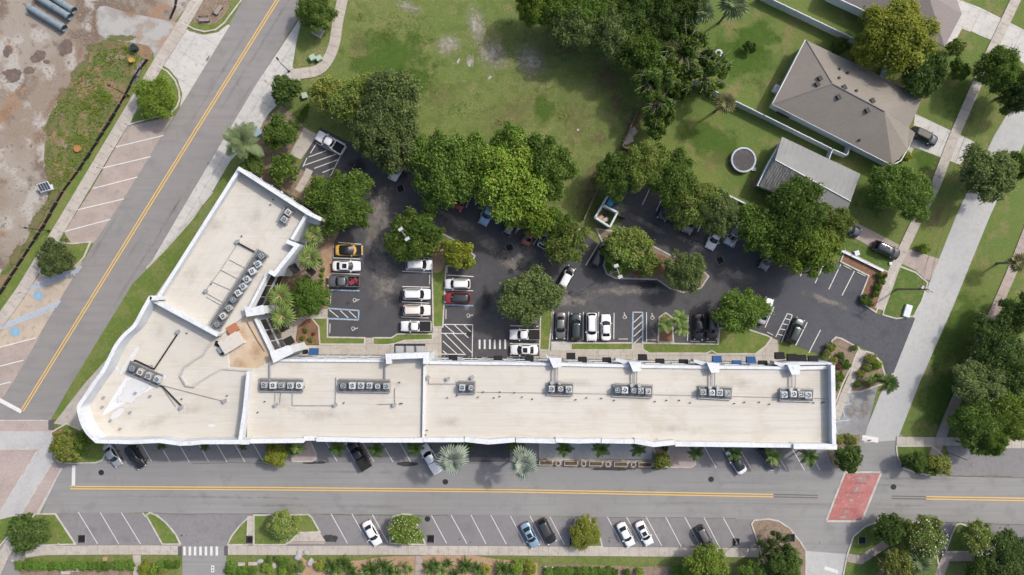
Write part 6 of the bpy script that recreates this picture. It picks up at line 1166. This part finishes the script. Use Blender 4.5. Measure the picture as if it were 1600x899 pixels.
# right side
T(1404, 52, 60, 10, 'big', 'lime', 'big yellow-green tree above the hipped roof'); T(1362, 75, 30, 8, 'mid', 'lime', 'yellow-green lower branch tree left of the big one'); T(1448, 112, 40, 7, 'mid', 'dark', 'dark green tree right of the hipped roof'); T(1495, 75, 14, 3, 'shrub', 'oakl', 'pale shrub by the upper driveway', 'shrub', 'shrub'); T(1500, 108, 18, 3.5, 'small', 'oak', 'small tree on the lawn left of the east sidewalk')
T(1563, 108, 36, 8, 'big', 'oak', 'street tree over the east sidewalk at the top right'); T(1595, 140, 34, 8, 'big', 'dark', 'dark street tree at the right edge'); T(1545, 272, 46, 9, 'big', 'oakg', 'grey-green street tree over the side street'); T(1590, 260, 26, 7, 'mid', 'oak', 'tree at the right edge beside the side street'); T(1408, 300, 48, 7.5, 'big', 'oak', 'round tree below the hipped house drive'); T(1438, 292, 18, 3, 'shrub', 'oak', 'small shrub by the house drive', 'shrub', 'shrub'); T(1416, 245, 10, 2, 'shrub', 'lime', 'yellow shrub at the house corner', 'shrub', 'shrub'); T(1446, 389, 9, 1.4, 'shrub', 'bright', 'bright shrub on the verge of the lower driveway', 'shrub', 'shrub')
for x, y, r, lf, lb in [(1560, 540, 46, 'dark', 'topmost'), (1535, 600, 44, 'oakg', 'left'), (1585, 590, 46, 'dark', 'right'), (1530, 655, 40, 'oak', 'lower left'), (1580, 645, 44, 'bright', 'lower right'), (1600, 490, 36, 'dark', 'farthest up the right edge'), (1550, 690, 24, 'oak', 'lowest')]: T(x, y, r, 7, 'big', lf, f'tree of the dark grove on the right edge, {lb}', grp='trees of the right grove')
# lower right
T(1390, 830, 26, 5, 'small', 'dark', 'small dark tree on the lower right lawn'); T(1445, 838, 36, 5.5, 'mid', 'oakl', 'light green crape myrtle with pale blossom on the lower right lawn', flowers=90); T(1528, 840, 28, 5, 'mid', 'oakl', 'light green tree with pale blossom by the far right bays', flowers=50); T(1405, 885, 30, 5, 'mid', 'olive', 'olive tree at the lower right edge'); T(1575, 878, 44, 6, 'big', 'dark', 'dense dark tree in the lower right corner'); T(1535, 892, 26, 5, 'mid', 'dark', 'dark tree left of the corner tree')
T(1430, 720, 18, 4, 'small', 'dark', 'thin dark tree on the corner lawn across the side street'); T(1468, 727, 20, 3.5, 'small', 'olive', 'olive rounded tree at the corner lawn tip')
T(1215, 855, 26, 5, 'sparse', 'dark', 'thin dark tree on the lower mulch island'); T(1228, 885, 30, 5.5, 'mid', 'dark', 'dark tree at the lower edge by the south side street'); T(1195, 890, 22, 4, 'sparse', 'dark', 'scraggly dark tree left of the south side street'); T(1106, 888, 36, 5.5, 'mid', 'bright', 'dense green round tree at the lower edge'); T(1175, 900, 26, 4, 'mid', 'oak', 'dark green bush tree right of the dense round one')
T(1325, 719, 24, 4.5, 'small', 'dark', 'dark tree at the right end of the long front')
# lower left and street islands
T(44, 835, 33, 5, 'small', 'dark', 'dark spreading tree at the lower left corner'); T(103, 700, 27, 4.5, 'small', 'olive', 'bronze-olive tree at the rounded corner of the building'); T(128, 690, 18, 4, 'small', 'oak', 'dark green tree tucked against the rounded corner')
T(443, 821, 26, 4, 'mid', 'oakl', 'flowering crape myrtle on the lawn by the lower driveway', flowers=70); T(634, 829, 28, 3.6, 'mid', 'bright', 'bright flowering round tree on the street island', flowers=110); T(915, 833, 27, 3.0, 'mid', 'lime', 'yellow-green shrubby tree on the street island', flowers=10)
T(431, 711, 21, 3.5, 'small', 'lime', 'yellow-green tree in the street bays by the left paver bump'); T(1034, 719, 15, 3, 'small', 'olive', 'olive shrub at the right end of the patio', 'shrub', 'shrub'); T(457, 703, 12, 3, 'small', 'oak', 'dark shrub left of the first paver bump', 'shrub', 'shrub')
# shrubs in beds
i = 0
def shrubs(pts, lf, label, grp, cls='shrub', hs=1.0):
    for k, a in enumerate(sorted(pts)): T(a[0], a[1], a[2], (a[3] if len(a) > 3 else 1.0) * hs, cls, a[4] if len(a) > 4 else lf, label + ', ' + nth(k, len(pts)), 'shrub', 'shrub', grp)
shrubs([(477, 516, 4, .6), (473, 528, 4, .6), (485, 531, 4.5, .6), (490, 522, 3, .5, 'red')], 'oak', 'small rounded shrub in the mulch bed by the corner entrance', 'shrubs in the corner mulch bed')
shrubs([(505, 421, 3.5, .6), (503, 430, 3.5, .6), (503, 439, 3.5, .6), (501, 410, 4, .6), (497, 452, 4, .7)], 'bright', 'little clipped shrub in the bed left of the grey pickup', 'shrubs left of the grey pickup')
shrubs([(1375, 430, 5, 1), (1378, 440, 6, 1), (1372, 450, 6, 1), (1368, 460, 6, 1), (1350, 470, 6, 1), (1360, 474, 6, 1), (1382, 432, 4, 1), (1352, 464, 5, 1)], 'hedge', 'green hedge shrub in the bed at the lot corner', 'hedge shrubs at the lot corner')
shrubs([(1298, 542, 8, 1.2, 'olive'), (1292, 552, 7, 1, 'olive'), (1315, 556, 6, 1, 'oak'), (1322, 570, 8, 1.2, 'hedge'), (1313, 588, 8, 1.2, 'bright'), (1310, 574, 5, 1, 'red'), (1307, 605, 6, 1, 'oak'), (1336, 543, 5, .8, 'bright'), (1303, 562, 6, 1, 'olive'), (1288, 560, 6, 1, 'oakl')], 'olive', 'mixed shrub in the bed at the right end of the building', 'shrubs in the bed left of the side path')
shrubs([(1362, 560, 8, 1.2, 'olive'), (1370, 570, 8, 1.2, 'bright'), (1345, 585, 7, 1, 'olive'), (1355, 575, 7, 1, 'oakl'), (1372, 590, 7, 1, 'oak'), (1340, 600, 6, .8, 'oak'), (1355, 600, 6, .8, 'olive')], 'olive', 'mixed shrub in the bed right of the side path', 'shrubs in the bed right of the side path')
shrubs([(1312, 686, 8, 1, 'olive'), (1325, 685, 8, 1, 'olive'), (1333, 688, 7, 1, 'olive')], 'olive', 'dry olive shrub beside the stop line', 'shrubs by the stop line')
shrubs([(470, 185, 6, 1), (464, 195, 6, 1), (475, 176, 6, 1), (459, 205, 6, 1), (480, 168, 5, 1)], 'hedge', 'low hedge shrub along the concrete pad', 'hedge along the concrete pad')
shrubs([(1402, 875 + 17, 8, 1), (1060, 897, 14, 1.2, 'hedge'), (1255 - 60, 905, 8, 1, 'dark')], 'hedge', 'low dark shrub at the lower right edge', 'shrubs at the lower edge')
shrubs([(30 + k * 12.4, 884 + (k % 3) * .5, 8, .9) for k in range(15)], 'hedge', 'low clipped hedge plant in the lower left hedge row', 'hedge row lower left')
shrubs([(252 + k * 8, 883 - (k % 2), 7, .9) for k in range(4)] + [(226, 885, 9, 1.2, 'lime'), (237, 889, 10, 1.2, 'bright'), (222, 895, 8, 1, 'lime'), (255, 893, 8, 1, 'olive')], 'hedge', 'leafy shrub in the bed left of the lower driveway', 'shrubs left of the lower driveway')
shrubs([(358 + k * 9, 892 + (k % 2), 7, .9) for k in range(4)] + [(362, 884, 8, .9), (380, 893, 8, 1), (395, 893, 7, 1)], 'hedge', 'leafy shrub in the bed right of the lower driveway', 'shrubs right of the lower driveway')
shrubs([(418, 888, 9, 1, 'bright'), (445, 880, 9, 1, 'hedge'), (452, 890, 9, 1, 'oak'), (442, 893, 8, 1, 'bright'), (470, 886, 8, .9, 'oakg'), (436, 874, 7, .9, 'oak'), (500, 884, 9, 1, 'lime'), (421, 874, 5, .8, 'oak')], 'bright', 'broad-leaved garden clump among the boulders', 'clumps among the boulders')
shrubs([(857 + k * 11.5, 893, 8, .8) for k in range(8)] + [(950, 893, 8, .8), (960, 894, 7, .8), (980, 895, 6, .8), (1000, 894, 7, .9, 'bright')], 'hedge', 'low clipped hedge plant in the lower middle hedge row', 'hedge row lower middle')
shrubs([(810, 885, 11, 1.2, 'bright'), (827, 887, 12, 1.2, 'lime'), (803, 893, 10, 1, 'oakl')], 'lime', 'yellow-green rounded bush in the straw-coloured bed', 'yellow bushes in the straw bed')
shrubs([(566, 706, 4, 1), (1040, 700, 5, 1), (1095, 526, 4, .7, 'red')], 'olive', 'small filler shrub by the pavement', 'filler shrubs')

# ---- palms
def frond_fan(L=1.0, nb=5, droop=.35, spread=33, w=.075):
    mb = MB(); mb.add([(0, -.02, 0), (0, .02, 0), (L * .4, .015, .03), (L * .4, -.015, .03)], [(0, 3, 2, 1)])
    for i in range(nb):
        a = math.radians(-spread + 2 * spread * i / (nb - 1)); l = L * .80 * (1 - .28 * abs(i - nb // 2) / (nb / 2)); ww = w * L; c, s = math.cos(a), math.sin(a); x0 = L * .20
        mb.add([(x0, 0, .03), (x0 + l * .62 * c - ww * s, l * .62 * s + ww * c, .05), (x0 + l * c, l * s, -droop * L * .3), (x0 + l * .62 * c + ww * s, l * .62 * s - ww * c, .0)], [(0, 3, 2, 1)])
    return mb
def frond_feather(L=1.0, nb=16, droop=.4):
    mb = MB(); z = lambda t: .25 * L * t - droop * L * t * t
    for i in range(8): t0, t1 = i / 8, (i + 1) / 8; mb.add([(L * t0, -.012, z(t0)), (L * t0, .012, z(t0)), (L * t1, .008, z(t1)), (L * t1, -.008, z(t1))], [(0, 3, 2, 1)])
    for i in range(nb):
        t = .12 + .88 * i / nb; l = L * .26 * math.sin(math.pi * (.15 + .8 * t)); 
        for s in (1, -1): mb.add([(L * t, 0, z(t)), (L * t + .06 * L, s * .01, z(t)), (L * t + l * .7, s * l, z(t) - .12 * l), (L * t + l * .38, s * l * .7, z(t) - .02)], [(0, 1, 2, 3) if s > 0 else (3, 2, 1, 0)])
    return mb
FR = dict(fan=frond_fan().me('fan_frond'), fan2=frond_fan(1, 7, .15, 36, .06).me('stiff_fan_frond'), feather=frond_feather().me('feather_frond'), agave=MB().add([(0, -.06, 0), (0, .06, 0), (.55, .11, .1), (1, 0, -.05), (.55, -.11, .1)], [(0, 4, 3, 2, 1)]).me('strap_leaf'))
ptrunk = MB()
for k in range(8): ptrunk.tube((0, 0, k / 8), (0, 0, (k + 1) / 8), 1.08 if k else 1.3, .95, 8)
ptrunk = ptrunk.me('palm_trunk', M('palm_bark', (.19, .16, .13), .95, layers=[(4, .45, .7, (.27, .23, .19))]), True)
def palm(x, y, r, h, kind, mat, label, n=22, tr=.18, name='palm_tree', grp='palms', cat='palm', bloom=False, tilt=(.15, 1.0), hc=None):
    p = P(x, y, h if hc is None else hc); t = thing(name, label, cat, (p.x, p.y, 0), R.uniform(0, 6), grp); rad = px(r) * (1 - h / CAMH) * 1.08
    if h > .8: q = link('trunk', ptrunk, t); q.scale = (tr, tr, h)
    me = FR[kind]
    if len(me.materials) == 0: me.materials.append(PF['sabal'])
    for i in range(n):
        f = bpy.data.objects.new('frond', me); C.objects.link(f); f.parent = t; f.material_slots[0].link = 'OBJECT'; f.material_slots[0].material = PF[mat] if mat in PF else LF[mat]
        u = (i + .5) / n; el_ = tilt[1] * (1 - u) ** 1.3 - (1 - tilt[0]) * .25 * u; s = rad * R.uniform(.82, 1.12) * (.72 + .33 * u)
        f.location = (0, 0, max(.05, h - .02 * i * .3)); f.rotation_euler = (R.uniform(-.25, .25), -el_, i * 2.39996 + R.uniform(-.2, .2)); f.scale = (s, s, s)
    if bloom:
        for i in range(4): MB().tube((0, 0, h), (math.cos(i * 1.7) * .7, math.sin(i * 1.7) * .7, h + .5), .06, .03, 5).build('bloom_stalk', BLOOM, t)
    return t
palm(378, 220, 30, 5.5, 'feather', 'phoenix', 'large grey-green date palm on the concrete apron edge', 28, .3, tilt=(.1, 1.2))
for x, y, r, lb in ((491, 368, 21, 'topmost'), (485, 402, 24, 'second from top'), (437, 463, 25, 'third from top'), (441, 495, 24, 'lowest')): palm(x, y, r, 6.5, 'fan', 'sabal', f'bright fan palm by the inner corner of the building, {lb} of four', 13, .2, bloom=True, grp='fan palms by the inner corner')
palm(707, 719, 29, 7.5, 'fan2', 'silver', 'silver-blue fan palm left of the dark drive', 15, .22, grp='silver palms'); palm(818, 724, 28, 7.5, 'fan2', 'silver', 'silver-blue fan palm right of the dark drive', 15, .22, grp='silver palms')
SPX = [(466, 699, 13), (527, 701, 14), (587, 702, 14), (648, 701, 14), (882, 700, 15), (938, 702, 15), (997, 702, 13), (1088, 709, 13), (1147, 710, 14), (1208, 713, 15), (1264, 713, 17), (252, 697, 8), (320, 698, 8), (380, 697, 8)]
for i, (x, y, r) in enumerate(SPX): palm(x, y, r, 4.0, 'feather', 'dark' if i not in (0, 9) else 'sabal', 'small dark green street palm along the long front, ' + ['left of the first paver bump', 'left of the black pickup', 'right of the black pickup', 'left of the white pickup', 'at the left end of the patio', 'in the middle of the patio', 'at the right end of the patio', 'beside the right paver bump', 'over the white black-roofed car', 'over the dark SUV', 'near the right end of the front', 'third bay from the left car', 'fifth bay from the left car', 'seventh bay from the left car'][i], 16, .12, grp='street palms', tilt=(.1, 1.1))
for x, y, r, lb in ((720, 700, 20, 'behind the silver palm on the left'), (806, 697, 15, 'behind the silver palm on the right'), (760 - 30, 696, 12, 'beside the dark drive')): palm(x, y, r, 3.0, 'feather', 'dark', 'low dark palm ' + lb, 12, .12, grp='low palms')
palm(1134, 160, 21, 6, 'fan', 'dry', 'yellowing fan palm at the bend of the white fence', 24, .2); palm(1147, 6, 26, 8, 'fan', 'phoenix', 'grey-green fan palm at the top edge right of the wood', 22, .2); palm(1100, 18, 22, 8, 'fan', 'phoenix', 'grey-green fan palm inside the top wood', 18, .2); palm(1592, 410, 18, 5, 'fan', 'dry', 'palm cut off by the right edge beside the far sidewalk', 18, .2); palm(850, 345 + 30, 8, 3, 'fan', 'dark', 'small palm hidden below the white SUV tree', 10, .12)
for x, y, r, lb in ((1040, 507, 15, 'left'), (1062, 498, 15, 'right'), (1066, 515, 13, 'lower')): palm(x, y, r, 3.2, 'feather', 'sabal', f'{lb} clumping palm on the palm island between the bays', 18, .12, grp='palms of the palm island')
palm(1390, 599, 17, 3.5, 'feather', 'dark', 'dark palm at the corner of the side street bed', 22, .15); palm(1362, 592, 9, 1.6, 'feather', 'sabal', 'small palm in the bed right of the side path', 12, .1)
palm(1437, 878, 24, 4, 'fan', 'phoenix', 'grey-green fan palm on the lower right lawn', 22, .2); palm(1392, 890, 20, 3.5, 'fan', 'dry', 'yellowish fan palm at the lower right edge', 20, .2); palm(1525, 700, 16, 5, 'fan', 'dark', 'fan palm at the lower edge of the right grove', 16, .2)
AG = [(518, 886, 16, 'dark'), (536, 880, 13, 'dark'), (580, 890, 18, 'dark'), (598, 884, 15, 'dark'), (570, 894, 10, 'sabal'), (630, 885, 12, 'dry'), (620, 895, 13, 'sabal'), (672, 888, 14, 'dark'), (690, 892, 14, 'sabal'), (700, 880, 10, 'dark'), (545, 886, 12, 'dark'), (608, 892, 12, 'dark'), (680, 882, 11, 'dark'), (752, 896, 12, 'sabal'), (528, 894, 12, 'sabal'), (728, 884, 16, 'dark'), (745, 888, 12, 'dark'), (760, 890, 10, 'lime'), (784, 888, 16, 'dark'), (797, 893, 12, 'dark'), (640, 890, 10, 'sabal'), (550, 895, 12, 'dark'), (710, 897, 12, 'dark')]
for i, (x, y, r, m) in enumerate(sorted(AG)): palm(x, y, r, .7, 'agave', m, f'{ {"dark": "dark green", "sabal": "bright green", "dry": "yellowish", "red": "reddish", "lime": "yellow-green"}[m] } strap-leaved plant in the straw bed, {nth(sum(1 for b in AG if b[3] == m and b[0] < x), sum(1 for b in AG if b[3] == m)) if sum(1 for b in AG if b[3] == m) > 1 else "only one"} of its colour', 26, grp=f'strap-leaved plants {m}', name='strap_leaf_plant', cat='plant', tilt=(.3, 1.25))
